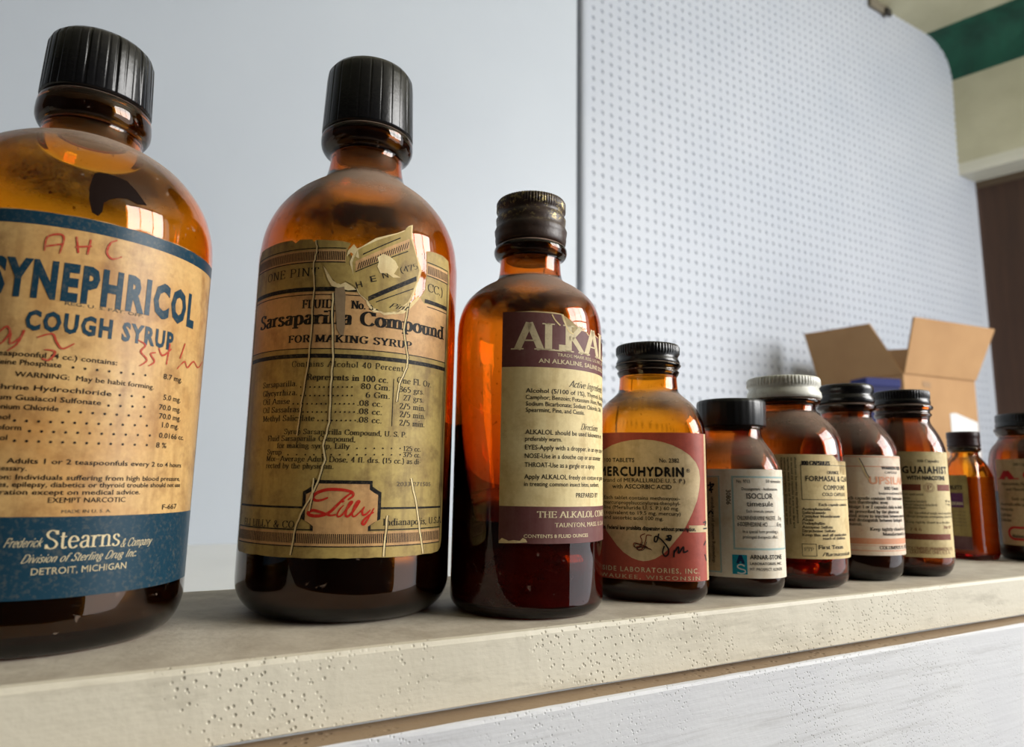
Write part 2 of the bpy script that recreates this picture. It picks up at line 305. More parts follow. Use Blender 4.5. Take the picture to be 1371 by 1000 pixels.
# ------------------------------------------------------------------ OPEN CARTON
card = N('brown_corrugated_cardboard'); card.col(card.mix(card.ramp(card.noise(12, 4), .3, .7), srgb(174, 135, 92), srgb(162, 123, 82))).set(Roughness=.8); card.bump(card.noise(90, 2, stretch=(6, 6, .2)), .25, .002); card = card.m
def carton():
    Yc = 850.; d = ray(1209, 499); t = Yc / d[1]; C = Vector((d[0] * t * MM, Yc * MM, ZB)); H = (CAMZ + d[2] * t) * MM - ZB
    rot = radians(-7); root = empty('cardboard_carton', C, rot)
    tag(root, 'open brown cardboard carton with raised flaps behind the bottles', 'box')
    w, dp, th = .236, .225, .004           # local X: right face, local Y: left face going back; corner at the origin
    def wall(name, x0, x1, y0, y1, mat=card):
        vv, ff = box_vf(x0, x1, y0, y1, .001, H); return link(name, vv, ff, mat, root)
    wall('side_panel', 0, w, 0, th); wall('side_panel', 0, th, th, dp - th); wall('side_panel', 0, w, dp - th, dp); wall('side_panel', w - th, w, th, dp - th)
    vv, ff = box_vf(th, w - th, th, dp - th, .001, .005); link('bottom_panel', vv, ff, card, root)
    def flap(name, a, b, out, rise, tipin=(0, 0), lbl=None):
        a = Vector(a); b = Vector(b); n = Vector(out); e = (b - a).normalized()
        c = b + Vector((0, 0, rise[1])) + n * rise[2] - e * tipin[1]; dd = a + Vector((0, 0, rise[0])) + n * rise[2] + e * tipin[0]
        nn = (b - a).cross(dd - a).normalized() * .004
        vs = [a, b, c, dd, a + nn, b + nn, c + nn, dd + nn]
        o = link(name, vs, [(0, 1, 2, 3), (7, 6, 5, 4), (0, 4, 5, 1), (1, 5, 6, 2), (2, 6, 7, 3), (3, 7, 4, 0)], card, root)
        return o
    f1 = flap('flap', (0, 0, H), (w, 0, H), (0, -1, 0), (.118, .118, .035), (-.003, -.028))
    f2 = flap('flap', (0, dp, H), (0, 0, H), (-1, 0, 0), (.130, .118, .030), (-.012, .05))
    f3 = flap('flap', (w, dp, H), (0, dp, H), (0, 1, 0), (.085, .085, .012), (.002, .002))
    f4 = flap('flap', (w, 0, H), (w, dp, H), (1, 0, 0), (.09, .12, .03), (.02, -.05))
    # paper label low on the right face, and a small printed mark on the flap and the face
    def decal(name, pts, mat, y=-.0006):
        vs = [(x, y, z) for x, z in pts] + [(x, y - .0003, z) for x, z in pts]; n = len(pts)
        fs = [tuple(range(n - 1, -1, -1)), tuple(range(n, 2 * n))] + [(i, (i + 1) % n, n + (i + 1) % n, n + i) for i in range(n)]
        return link(name, vs, fs, mat, root)
    decal('paper_label', [(w * .60, H - .24), (w * .985, H - .25), (w * .985, H - .098), (w * .68, H - .080), (w * .60, H - .082)], plain('white_label_paper', srgb(206, 208, 208), .5))
    decal('printed_mark', [(w * .25, H - .014), (w * .36, H - .016), (w * .36, H - .028), (w * .25, H - .026)], plain('faded_print', srgb(150, 118, 84), .7))
    q = plain('dark_print', srgb(88, 66, 52), .7); e1 = (.0, .035 / .118)
    vs = [(w * x, -(z * .035 / .118) - .0008, H + z) for x, z in ((.50, .052), (.60, .050), (.60, .066), (.50, .068))]
    link('printed_mark', vs, [(0, 1, 2, 3)], q, root)
    return root, C, H
BOXR, BOXC, BOXH = carton()
# small dark blue box standing before the carton's left side
def blue():
    d = ray(1172, 515); t = 760. / d[1]; x = d[0] * t * MM; z = (CAMZ + ray(1172, 508)[2] * t) * MM
    o = empty('blue_box', (x, .76, ZB), radians(-18)); tag(o, 'dark blue box standing in front of the brown carton', 'box')
    m = plain('dark_blue_card', srgb(14, 22, 74), .8); h = z - ZB
    bevel_box('box_body', -.036, .036, -.02, .02, .0, h - .016, m, .001, o); bevel_box('lid', -.0375, .0375, -.0215, .0215, h - .0158, h, plain('dark_blue_lid', srgb(18, 28, 92), .8), .0015, o)
blue()

# ------------------------------------------------------------------ SHAPE ENGINE FOR FLAT PRINT
def cr(pts, n=6):
    if len(pts) < 3: return pts
    P = [pts[0]] + list(pts) + [pts[-1]]; out = []
    if pts[0] == pts[-1]: P[0] = pts[-2]; P[-1] = pts[1]
    for i in range(1, len(P) - 2):
        p0, p1, p2, p3 = P[i - 1], P[i], P[i + 1], P[i + 2]
        for k in range(n):
            t = k / n; out.append(tuple(.5 * (2 * p1[j] + (p2[j] - p0[j]) * t + (2 * p0[j] - 5 * p1[j] + 4 * p2[j] - p3[j]) * t * t + (3 * p1[j] - p0[j] - 3 * p2[j] + p3[j]) * t ** 3) for j in (0, 1)))
    out.append(pts[-1]); return out
def ribbon(pts, wx, wy, taper=False):
    """polyline -> quads; wx = width of vertical strokes, wy = width of horizontal ones"""
    P = np.array(pts, float); n = len(P); vs = []; fs = []
    if n < 2: return vs, fs
    T = np.gradient(P, axis=0) if n > 2 else np.array([P[1] - P[0]] * 2)
    for i in range(n):
        t = T[i] / (np.hypot(*T[i]) + 1e-12); nx, ny = -t[1], t[0]; h = .5 * hypot(wx * nx, wy * ny)
        if taper: h *= .35 + .65 * sin(pi * (i + .5) / n) ** .6
        vs += [(P[i][0] + nx * h, P[i][1] + ny * h), (P[i][0] - nx * h, P[i][1] - ny * h)]
    for i in range(n - 1): fs.append((2 * i, 2 * i + 1, 2 * i + 3, 2 * i + 2))
    return vs, fs
# serif glyphs: advance; strokes ('/' straight, '~' smooth) ; serif feet after '|'
G = {
'A': (.76, '/.06,0 .38,1 .70,0;/.19,.34 .58,.34|.06,0 .70,0'), 'B': (.68, '/.15,0 .15,1;~.15,1 .40,.99 .55,.87 .54,.66 .38,.54 .15,.53;~.15,.53 .45,.52 .61,.38 .60,.13 .42,.01 .15,0|.15,0 .15,1'),
'C': (.70, '~.64,.80 .52,.96 .32,.98 .13,.80 .08,.5 .13,.2 .32,.02 .52,.04 .64,.2;/.64,.98 .64,.72'), 'D': (.76, '/.15,0 .15,1;~.15,1 .42,.99 .62,.82 .68,.5 .62,.18 .42,.01 .15,0|.15,0 .15,1'),
'E': (.64, '/.15,0 .15,1;/.15,.99 .56,.99;/.15,.52 .46,.52;/.15,.01 .58,.01;/.56,.99 .56,.8;/.58,.01 .58,.2;/.46,.6 .46,.42|.15,0 .15,1'), 'F': (.60, '/.15,0 .15,1;/.15,.99 .56,.99;/.15,.5 .44,.5;/.56,.99 .56,.8;/.44,.6 .44,.4|.15,0 .15,1'),
'G': (.74, '~.64,.80 .52,.96 .32,.98 .13,.80 .08,.5 .13,.2 .32,.02 .54,.05 .62,.15;/.62,.45 .62,.05;/.64,.98 .64,.72|.62,.45'), 'H': (.78, '/.15,0 .15,1;/.63,0 .63,1;/.15,.5 .63,.5|.15,0 .15,1 .63,0 .63,1'),
'I': (.36, '/.18,0 .18,1|.18,0 .18,1'), 'J': (.5, '~.34,1 .34,.3 .28,.04 .14,0 .06,.12|.34,1'), 'K': (.74, '/.15,0 .15,1;/.60,1 .18,.45;/.28,.56 .66,0|.15,0 .15,1 .60,1 .66,0'),
'L': (.60, '/.15,0 .15,1;/.15,.01 .55,.01;/.55,.01 .55,.24|.15,0 .15,1'), 'M': (.92, '/.15,0 .15,1;/.15,1 .46,.1 .77,1;/.77,1 .77,0|.15,0 .12,1 .77,0 .80,1'), 'N': (.80, '/.15,0 .15,1;/.15,1 .65,0;/.65,0 .65,1|.15,0 .12,1 .65,1'),
'O': (.78, '~.39,.99 .17,.84 .09,.5 .17,.16 .39,.01 .61,.16 .69,.5 .61,.84 .39,.99'), 'P': (.64, '/.15,0 .15,1;~.15,.99 .42,.98 .57,.84 .56,.60 .42,.47 .15,.46|.15,0 .15,1'),
'Q': (.78, '~.39,.99 .17,.84 .09,.5 .17,.16 .39,.01 .61,.16 .69,.5 .61,.84 .39,.99;/.45,.2 .68,-.15'), 'R': (.72, '/.15,0 .15,1;~.15,.99 .42,.98 .56,.85 .55,.63 .42,.52 .15,.51;/.38,.51 .64,0|.15,0 .15,1 .66,0'),
'S': (.60, '~.50,.80 .40,.96 .22,.97 .10,.80 .18,.60 .40,.45 .52,.25 .42,.05 .22,.02 .09,.18;/.50,.98 .50,.76;/.09,.02 .09,.24'), 'T': (.68, '/.34,0 .34,1;/.06,.99 .62,.99;/.06,.99 .06,.78;/.62,.99 .62,.78|.34,0'),
'U': (.76, '~.15,1 .15,.35 .24,.06 .39,0 .55,.06 .63,.35 .63,1|.15,1 .63,1'), 'V': (.74, '/.06,1 .37,0 .68,1|.06,1 .68,1'), 'W': (1.02, '/.06,1 .30,0 .51,.9 .72,0 .96,1|.06,1 .96,1'),
'X': (.72, '/.08,1 .64,0;/.64,1 .08,0|.08,1 .64,0 .64,1 .08,0'), 'Y': (.70, '/.06,1 .35,.48 .64,1;/.35,.5 .35,0|.06,1 .64,1 .35,0'), 'Z': (.64, '/.08,.99 .56,.99 .08,.01 .58,.01;/.08,.99 .08,.8;/.58,.01 .58,.2'),
'&': (.78, '~.70,.45 .55,.1 .30,0 .12,.12 .14,.32 .40,.60 .44,.84 .32,.97 .20,.84 .26,.62 .62,.05 .74,.02'),
'a': (.52, '~.12,.50 .20,.64 .34,.64 .39,.52 .39,.12 .47,.02;~.39,.40 .16,.32 .09,.17 .16,.03 .28,.03 .39,.15'), 'b': (.56, '/.13,0 .13,1;~.13,.52 .28,.66 .43,.58 .49,.33 .43,.08 .28,0 .13,.1|.13,1'),
'c': (.48, '~.42,.50 .32,.65 .18,.62 .09,.45 .09,.22 .18,.04 .32,.02 .43,.14'), 'd': (.56, '/.43,0 .43,1;~.43,.52 .28,.66 .13,.58 .07,.33 .13,.08 .28,0 .43,.1|.43,1 .45,0'),
'e': (.50, '~.10,.36 .43,.38 .40,.56 .27,.65 .14,.56 .08,.33 .14,.08 .28,.01 .43,.14'), 'f': (.36, '~.36,.94 .28,1 .18,.92 .16,.75 .16,0;/.04,.64 .30,.64|.16,0'),
'g': (.54, '~.25,.65 .12,.58 .11,.38 .25,.28 .38,.38 .38,.58 .25,.65;~.18,.28 .12,.16 .40,.08 .46,-.08 .36,-.24 .14,-.24 .07,-.1 .2,.06'), 'h': (.58, '/.13,0 .13,1;~.13,.48 .26,.64 .40,.62 .44,.45 .44,0|.13,0 .13,1 .44,0'),
'i': (.28, '/.14,0 .14,.65;/.14,.84 .14,.97|.14,0 .12,.65'), 'j': (.28, '~.15,.65 .15,-.1 .08,-.25 -.02,-.22;/.15,.84 .15,.97|.12,.65'), 'k': (.56, '/.13,0 .13,1;/.44,.64 .15,.28;/.24,.36 .48,0|.13,0 .13,1 .44,.64 .50,0'),
'l': (.28, '/.14,0 .14,1|.14,0 .12,1'), 'm': (.86, '/.13,0 .13,.65;~.13,.48 .24,.64 .37,.62 .42,.45 .42,0;~.42,.48 .54,.64 .67,.62 .72,.45 .72,0|.13,0 .11,.65 .42,0 .72,0'), 'n': (.58, '/.13,0 .13,.65;~.13,.48 .26,.64 .40,.62 .44,.45 .44,0|.13,0 .11,.65 .44,0'),
'o': (.54, '~.27,.66 .12,.55 .07,.33 .12,.11 .27,0 .42,.11 .47,.33 .42,.55 .27,.66'), 'p': (.56, '/.13,-.28 .13,.65;~.13,.52 .28,.66 .43,.58 .49,.33 .43,.08 .28,0 .13,.1|.13,-.28 .11,.65'), 'q': (.56, '/.43,-.28 .43,.65;~.43,.52 .28,.66 .13,.58 .07,.33 .13,.08 .28,0 .43,.1|.43,-.28'),
'r': (.42, '/.13,0 .13,.65;~.13,.42 .22,.60 .33,.65 .38,.58|.13,0 .11,.65'), 's': (.44, '~.36,.50 .28,.64 .14,.62 .10,.48 .20,.36 .34,.26 .36,.12 .26,.01 .12,.02 .07,.14'), 't': (.36, '~.16,.86 .16,.12 .24,.01 .34,.08;/.04,.64 .32,.64'),
'u': (.58, '~.13,.65 .13,.18 .2,.02 .32,.02 .44,.16;/.44,0 .44,.65|.11,.65 .42,.65 .47,0'), 'v': (.52, '/.05,.65 .26,0 .47,.65|.05,.65 .47,.65'), 'w': (.74, '/.05,.65 .22,0 .37,.6 .52,0 .69,.65|.05,.65 .69,.65'), 'x': (.52, '/.07,.65 .45,0;/.45,.65 .07,0|.07,.65 .45,0 .45,.65 .07,0'),
'y': (.52, '/.05,.65 .27,.02;~.47,.65 .27,.02 .17,-.22 .05,-.22|.05,.65 .47,.65'), 'z': (.46, '/.07,.64 .38,.64 .07,.02 .40,.02'),
'0': (.56, '~.28,.98 .13,.82 .08,.5 .13,.16 .28,.01 .43,.16 .48,.5 .43,.82 .28,.98'), '1': (.40, '/.2,0 .2,1;/.2,.98 .08,.84|.2,0'), '2': (.54, '~.10,.76 .17,.94 .32,.97 .43,.82 .38,.58 .09,.02;/.09,.02 .47,.02 .47,.16'),
'3': (.54, '~.10,.80 .18,.96 .33,.97 .42,.80 .36,.60 .22,.53 .40,.46 .46,.25 .36,.03 .18,.02 .07,.16'), '4': (.54, '/.38,0 .38,1 .05,.28 .50,.28|.38,0'), '5': (.54, '/.42,.98 .14,.98 .12,.56;~.12,.56 .30,.62 .44,.48 .44,.2 .30,.01 .08,.08'),
'6': (.54, '~.42,.94 .22,.84 .09,.5 .11,.14 .28,.01 .43,.12 .45,.4 .32,.56 .14,.48 .09,.3'), '7': (.52, '/.06,.98 .46,.98 .18,0;/.06,.98 .06,.82'), '8': (.54, '~.27,.97 .12,.84 .16,.62 .40,.42 .44,.16 .27,.01 .10,.16 .14,.42 .38,.62 .42,.84 .27,.97'), '9': (.54, '~.12,.06 .32,.16 .45,.5 .43,.86 .26,.99 .11,.88 .09,.6 .22,.44 .40,.52 .45,.7'),
'.': (.24, '/.12,0 .12,.13'), ',': (.24, '/.13,.12 .08,-.14'), '-': (.36, '/.06,.33 .30,.33'), '(': (.34, '~.28,1.05 .14,.8 .10,.4 .14,0 .28,-.2'), ')': (.34, '~.06,1.05 .20,.8 .24,.4 .20,0 .06,-.2'), '/': (.4, '/.04,-.1 .36,1.05'), ':': (.24, '/.12,0 .12,.13;/.12,.5 .12,.63'), ';': (.24, '/.13,.12 .08,-.14;/.12,.5 .12,.63'), "'": (.2, '/.1,.75 .1,1'), ' ': (.34, ''), '%': (.8, '~.2,.98 .08,.8 .2,.6 .32,.8 .2,.98;~.6,.4 .48,.2 .6,0 .72,.2 .6,.4;/.65,1 .15,0'),
'~': (.86, '/.06,.4 .8,.4'), '|': (.2, '')}
def serif_text(s, bold=.10, hair=.045, slab=True, shear=0.0, track=0.0, sans=False):
    vs = []; fs = []; x = 0; starts = [0.0]
    for ch in s:
        adv, st = G.get(ch, G[' ']); st, _, feet = st.partition('|')
        def add(a, b):
            o = len(vs); vs.extend([(p[0] + x + shear * p[1], p[1]) for p in a]); fs.extend([tuple(i + o for i in q) for q in b])
        for s1 in [q for q in st.split(';') if q]:
            pts = [tuple(float(k) for k in p.split(',')) for p in s1[1:].split()]
            if s1[0] == '~': add(*ribbon(cr(pts, 4), bold, hair))
            else:
                for p, q in zip(pts[:-1], pts[1:]): add(*ribbon([p, q], bold, hair if abs(p[0] - q[0]) > 1e-6 or True else bold))
        if slab and not sans:
            for p in feet.split():
                fx, fy = (float(k) for k in p.split(',')); w = bold * .5 + .075; a = hair * .5; yy = fy + (a if fy in (0, -.28) else -a)
                o = len(vs); vs.extend([(fx - w + x + shear * yy, yy - a), (fx + w + x + shear * yy, yy - a), (fx + w + x + shear * yy, yy + a), (fx - w + x + shear * yy, yy + a)]); fs.append((o, o + 1, o + 2, o + 3))
        x += adv + track; starts.append(x)
    return vs, fs, starts
_dg = None
_fc = {}
def sans_text(s, bold=0.0, shear=0.0, track=1.0):
    key = (s, bold, track)
    if key not in _fc:
        def body(t, want):
            cu = bpy.data.curves.new('typeset', 'FONT'); cu.body = t; cu.resolution_u = 2; cu.offset = 0 if 'M' in s else bold; cu.space_character = track
            o = bpy.data.objects.new('typeset', cu); COL.objects.link(o); bpy.context.view_layer.update()
            me = o.evaluated_get(bpy.context.evaluated_depsgraph_get()).to_mesh()
            v = [(p.co.x, p.co.y) for p in me.vertices]; f = [tuple(p.vertices) for p in me.polygons]
            bpy.data.objects.remove(o); bpy.data.curves.remove(cu); return v, f
        v, f = body(s, 1)
        if 'M' in s and bold:                             # embolden by laying the letters down several times, slightly shifted
            d = bold * .9; n = len(v); sh = [(0, 0), (d, 0), (-d, 0)] + ([(0, d), (0, -d)] if bold > .02 else [])
            f = [tuple(i + n * k for i in q) for k in range(len(sh)) for q in f]; v = [(x + p, y + q) for p, q in sh for x, y in v]
        _fc[key] = (v, f)
    v, f = _fc[key]
    cap = CAPH
    v = [(p[0] / cap + shear * p[1] / cap, p[1] / cap) for p in v]
    xs = [p[0] for p in v] or [0, 1]
    return v, f, min(xs), max(xs)

# ------------------------------------------------------------------ BOTTLES
def section(n, k=720):
    """closed section of unit half width; n = 2 is a circle, larger is squarer; returns points and arc length from the front (-90 deg)"""
    th = [-pi / 2 + 2 * pi * (i / k - .5) for i in range(k + 1)]
    P = []
    for t in th:
        c, s = cos(t), sin(t); r = (abs(c) ** n + abs(s) ** n) ** (-1 / n); P.append((r * c, r * s))
    P = np.array(P); L = np.concatenate([[0], np.cumsum(np.hypot(*np.diff(P, axis=0).T))]); L -= np.interp(-pi / 2, th, L)
    return np.array(th), P, L
class Bottle:
    def __init__(s, name, x, y, R, n, turn, label, cat='bottle', group=None):
        s.x, s.y, s.R, s.n = x, y, R, n
        s.rz = atan2(-y, -x) + pi / 2 + turn          # local -Y looks back to where the photo was taken from
        s.root = empty(name, (x * MM, y * MM, 0.0), s.rz); tag(s.root, label, cat, group)
        s.th, s.P, s.L = section(n)
        s.lab = None; s.prints = {}
    # --- solids
    def lathe(s, name, prof, mats, parent=None, seg=96, rib=None, closed=True, midx=None, nfun=None, smooth=True, phase=0.0):
        """prof: (height mm, radius mm); rib(theta, h, r) -> radius"""
        vs = []; fs = []; mi = []; m = len(prof)
        for (h, r) in prof:
            e = nfun(h) if nfun else 2.0
            for k in range(seg):
                t = 2 * pi * k / seg + phase; c, si = cos(t), sin(t)
                q = (abs(c) ** e + abs(si) ** e) ** (-1 / e) if e > 2.01 else 1.0
                rr = rib(t, h, r) if rib else r
                vs.append((rr * q * c * MM, rr * q * si * MM, h * MM))
        for j in range(m - 1):
            for k in range(seg):
                a = j * seg + k; b = j * seg + (k + 1) % seg; fs.append((a, b, b + seg, a + seg)); mi.append(midx[j] if midx else 0)
        if closed:
            o = len(vs); vs.append((0, 0, prof[0][0] * MM)); vs.append((0, 0, prof[-1][0] * MM))
            for k in range(seg):
                fs.append((o, (k + 1) % seg, k)); mi.append(midx[0] if midx else 0)
                a = (m - 1) * seg + k; b = (m - 1) * seg + (k + 1) % seg; fs.append((o + 1, a, b)); mi.append(midx[-1] if midx else 0)
        return link(name, vs, fs, mats, parent or s.root, smooth=smooth, midx=mi)
    def glass(s, prof, mat, wall=1.9, base=4.0, square_to=None, seg=128):
        top = prof[-1][0]
        nf = (lambda h: s.n if h < square_to[0] else (2.0 + (s.n - 2) * max(0, 1 - (h - square_to[0]) / (square_to[1] - square_to[0])))) if s.n > 2.01 else None
        P = [p for p in refine(prof)]
        inner = [(h, r - wall) for h, r in P if h > base + 1.5]
        inner = [(base, inner[0][1] * .82), (base + .5, inner[0][1] * .94)] + inner
        s.inner = inner
        full = P + list(reversed(inner)); mi = [0] * (len(P)) + [1] * (len(inner) - 1) + [1]
        # bottom: slight push-up
        full = [(0.9, .01), (0.5, P[0][1] * .7)] + full + [(base, .01)]; mi = [0, 0] + mi[:len(P) - 1] + [0] + [1] * (len(inner)) + [1]
        o = s.lathe('glass_body', full, mat, seg=seg, closed=False, nfun=nf)
        s.nf = nf; return o
    def fill(s, name, top, mat, gap=-.3, bot=None):
        pr = [(h, r - gap) for h, r in s.inner if h < top]; rt = np.interp(top, [h for h, r in s.inner], [r for h, r in s.inner]) - gap
        pr[0] = (pr[0][0] + gap, pr[0][1]); pr.append((top, rt)); pr.insert(0, (pr[0][0], .01)); pr.append((top, .01))
        return s.lathe(name, pr, mat, closed=False, nfun=s.nf)
    def liner(s, h0, h1, mat=None):  # black plug added inside the neck to make its glass look dark
        hs = [h for h, r in s.inner]; rs = [r for h, r in s.inner]; pr = [(h0, .01)] + [(h, float(np.interp(h, hs, rs)) + .25) for h in np.linspace(h0, h1, 6)] + [(h1, .01)]
        return s.lathe('dark_neck_plug', pr, LIQ_BLACK, closed=False, seg=64)
    # --- label coordinates (u, h) in mm; u to the right, 0 at the front
    def uh(s, px, py):
        d = ray(px, py); c, si = cos(-s.rz), sin(-s.rz)
        ox, oy = -s.x, -s.y; o = np.array([ox * c - oy * si, ox * si + oy * c]); q = np.array([d[0] * c - d[1] * si, d[0] * si + d[1] * c]); ln = np.hypot(*q); q = q / ln
        S = s.P * s.R; rel = S - o; cross = q[0] * rel[:, 1] - q[1] * rel[:, 0]; best = None
        for i in np.where(cross[:-1] * cross[1:] <= 0)[0]:
            w = cross[i] / (cross[i] - cross[i + 1] + 1e-15); p = rel[i] * (1 - w) + rel[i + 1] * w; dist = p @ q
            if best is None or dist < best[0]: best = (dist, (s.L[i] * (1 - w) + s.L[i + 1] * w) * s.R)
        if best is None:                                # just off the silhouette: take the nearest tangent point
            i = int(np.argmin(np.abs(cross))); best = (rel[i] @ q, s.L[i] * s.R)
        return best[1], CAMZ + d[2] / ln * best[0]
    def pos(s, u, h, off):
        l = u / s.R; x = np.interp(l, s.L, s.P[:, 0]); y = np.interp(l, s.L, s.P[:, 1]); r = hypot(x, y); k = s.R + off / r
        return x * k * MM, y * k * MM, h * MM
    def wrap(s, name, vs, fs, mat, layer, parent):
        bm = bmesh.new(); V = [bm.verts.new((p[0], p[1], 0)) for p in vs]
        for q in fs:
            if len(set(q)) < 3: continue
            try: bm.faces.new([V[i] for i in q])
            except ValueError: pass
        if any(len(q.verts) > 4 for q in bm.faces): bmesh.ops.triangulate(bm, faces=[q for q in bm.faces if len(q.verts) > 4])
        us = [v.co.x for v in bm.verts]
        if us:
            a, b = min(us), max(us); st = .5 if s.n > 2.01 else (1.1 if s.R > 30 else .7)
            for i in range(int(math.floor(a / st)) + 1, int(math.ceil(b / st))):
                g = [x for x in list(bm.edges) if min(x.verts[0].co.x, x.verts[1].co.x) < i * st < max(x.verts[0].co.x, x.verts[1].co.x)]
                if g:
                    fset = {q for x in g for q in x.link_faces}
                    bmesh.ops.bisect_plane(bm, geom=list({v for q in fset for v in q.verts}) + list({x for q in fset for x in q.edges}) + list(fset), plane_co=(i * st, 0, 0), plane_no=(1, 0, 0), dist=1e-5)
        off = .12 + .03 * layer
        bm.normal_update(); flip = [q for q in bm.faces if q.normal.z < 0]
        if flip: bmesh.ops.reverse_faces(bm, faces=flip)
        for v in bm.verts: v.co = Vector(s.pos(v.co.x, v.co.y, off))
        me = bpy.data.meshes.new(name); bm.to_mesh(me); bm.free(); me.materials.append(mat); me.polygons.foreach_set('use_smooth', [True] * len(me.polygons))
        o = bpy.data.objects.new(name, me); COL.objects.link(o); o.parent = parent; return o
    def label(s, poly, mat, name='paper_label', layer=0, lbl=None):
        o = s.wrap(name, poly, [tuple(range(len(poly)))], mat, layer, s.root); s.lab = o
        if lbl: o['label'] = lbl
        return o
    def add(s, key, vs, fs):
        a = s.prints.setdefault(key, ([], [])); o = len(a[0]); a[0].extend(vs); a[1].extend([tuple(i + o for i in q) for q in fs])
    def flush(s):
        big = ('band', 'panel', 'bar', 'ground', 'residue', 'flap', 'emblem', 'box', 'edge')
        for (name, mat, layer), (v, f) in s.prints.items():
            if name.endswith(big):                       # each band or torn piece is a sub-part of its own
                for q in f: s.wrap(name, [v[i] for i in q], [tuple(range(len(q)))], mat, layer, s.lab)
            else: s.wrap(name, v, f, mat, layer, s.lab)['kind'] = 'stuff'
        s.prints = {}
    def rect(s, name, mat, layer, u0, u1, h0, h1): s.add((name, mat, layer), [(u0, h0), (u1, h0), (u1, h1), (u0, h1)], [(0, 1, 2, 3)])
    def poly(s, name, mat, layer, pts): s.add((name, mat, layer), pts, [tuple(range(len(pts)))])
    def pxpoly(s, name, mat, layer, pts): s.poly(name, mat, layer, [s.uh(*p) for p in pts])
    def line(s, name, mat, layer, pts, w, smooth=False, taper=False):
        s.add((name, mat, layer), *ribbon(cr(pts) if smooth else pts, w, w, taper))
    def pxline(s, name, mat, layer, pts, w, smooth=True, taper=False): s.line(name, mat, layer, [s.uh(*p) for p in pts], w, smooth, taper)
    def text(s, t, x0, y0, x1, hp, mat=None, font='serif', bold=.1, hair=.05, fit=None, layer=3, shear=0, track=0, name='printed_text', rot=0, vert=False):
        """baseline from pixel (x0,y0) to column x1 on the label; hp = capital height in pixels"""
        u0, h0 = s.uh(x0, y0); u1, _ = s.uh(x1, y0); _, ht = s.uh(x0, y0 - hp); H = abs(ht - h0)
        s.textu(t, u0, h0, u1, H, mat, font, bold, hair, fit, layer, shear, track, name, rot, vert)
    def textu(s, t, u0, h0, u1, H, mat=None, font='serif', bold=.1, hair=.05, fit=None, layer=3, shear=0, track=0, name='printed_text', rot=0, vert=False, umax=None):
        mat = mat or INK_BLACK
        if font == 'sans':
            v, f, a, b = sans_text(t, bold * .1, shear, 1.0 + track)
            if fit:
                _, _, a, b = sans_text(t[fit[0]:fit[1]], bold * .1, shear, 1.0 + track)
                if fit[0]:
                    _, _, _, pre = sans_text(t[:fit[0]] + t[fit[0]], bold * .1, shear, 1.0 + track); _, _, c0, c1 = sans_text(t[fit[0]], bold * .1, shear, 1.0 + track); sh = pre - c1; a += sh; b += sh
        else:
            v, f, st = serif_text(t, bold, hair, font == 'serif', shear, track); a, b = (0.05, st[-1] - .05) if not fit else (st[fit[0]] + .05, st[fit[1]] - .05)
        k = (u1 - u0) / max(b - a, 1e-6)
        if vert:                                      # written top to bottom, letter tops to the right
            sg = 1 if vert > 0 else -1; out = [(u0 + sg * p[1] * H, h0 - (p[0] - a) * vert) for p in v]
        else:
            out = [(u0 + (p[0] - a) * k, h0 + p[1] * H) for p in v]
            if rot:
                c, si = cos(rot), sin(rot); out = [(u0 + (p[0] - u0) * c - (p[1] - h0) * si, h0 + (p[0] - u0) * si + (p[1] - h0) * c) for p in out]
        s.add((name, mat, layer), out, f)
def refine(prof, n=3):
    """smooth the control profile a little where it bends"""
    P = [(float(a), float(b)) for a, b in prof]; out = []
    for i in range(len(P) - 1):
        p0 = P[max(i - 1, 0)]; p1 = P[i]; p2 = P[i + 1]; p3 = P[min(i + 2, len(P) - 1)]; d = hypot(p2[0] - p1[0], p2[1] - p1[1])
        if d > 20 or d < .8: out.append(p1); continue
        def lim(a, b):  # keep tangents short next to long straight runs
            l = hypot(*a); m = hypot(*b); return (a[0] * min(1, 2 * m / (l + 1e-9)), a[1] * min(1, 2 * m / (l + 1e-9)))
        seg = (p2[0] - p1[0], p2[1] - p1[1]); t1 = lim((p2[0] - p0[0], p2[1] - p0[1]), seg); t2 = lim((p3[0] - p1[0], p3[1] - p1[1]), seg)
        for k in range(n):
            t = k / n; h00 = 2 * t ** 3 - 3 * t * t + 1; h10 = t ** 3 - 2 * t * t + t; h01 = -2 * t ** 3 + 3 * t * t; h11 = t ** 3 - t * t
            out.append(tuple(h00 * p1[j] + h10 * t1[j] * .5 + h01 * p2[j] + h11 * t2[j] * .5 for j in (0, 1)))
    out.append(P[-1]); return out
def ribs(n, amp, h0=-1e9, h1=1e9, sharp=1.0):
    return lambda t, h, r: r + (amp * (abs((t * n / (2 * pi)) % 1 - .5) * 2) ** sharp - amp if h0 <= h <= h1 and r > 3 else 0)
G_ORANGE = glass('amber_glass_orange', (.02, .33, 1.3), 1.35, .5)
G_BROWN = glass('amber_glass_brown', (.085, .46, 1.5), 1.5, .3, srgb(150, 128, 112))
G_RED = glass('amber_glass_red_brown', (.095, .52, 1.5), 1.5, .3, srgb(150, 126, 112))
G_YEL = glass('amber_glass_yellow', (.04, .38, 1.4), 1.15, .4)
G_MID = glass('mid_brown_amber_glass', (.17, .66, 1.5), 1.15, .15, srgb(142, 122, 108))
G_DARK = glass('dark_amber_glass', (.26, .72, 1.5), 1.0, .0, srgb(132, 112, 102))
CAPH = 1.0
CAPH = max(p[1] for p in sans_text('H')[0])
_fc.clear()

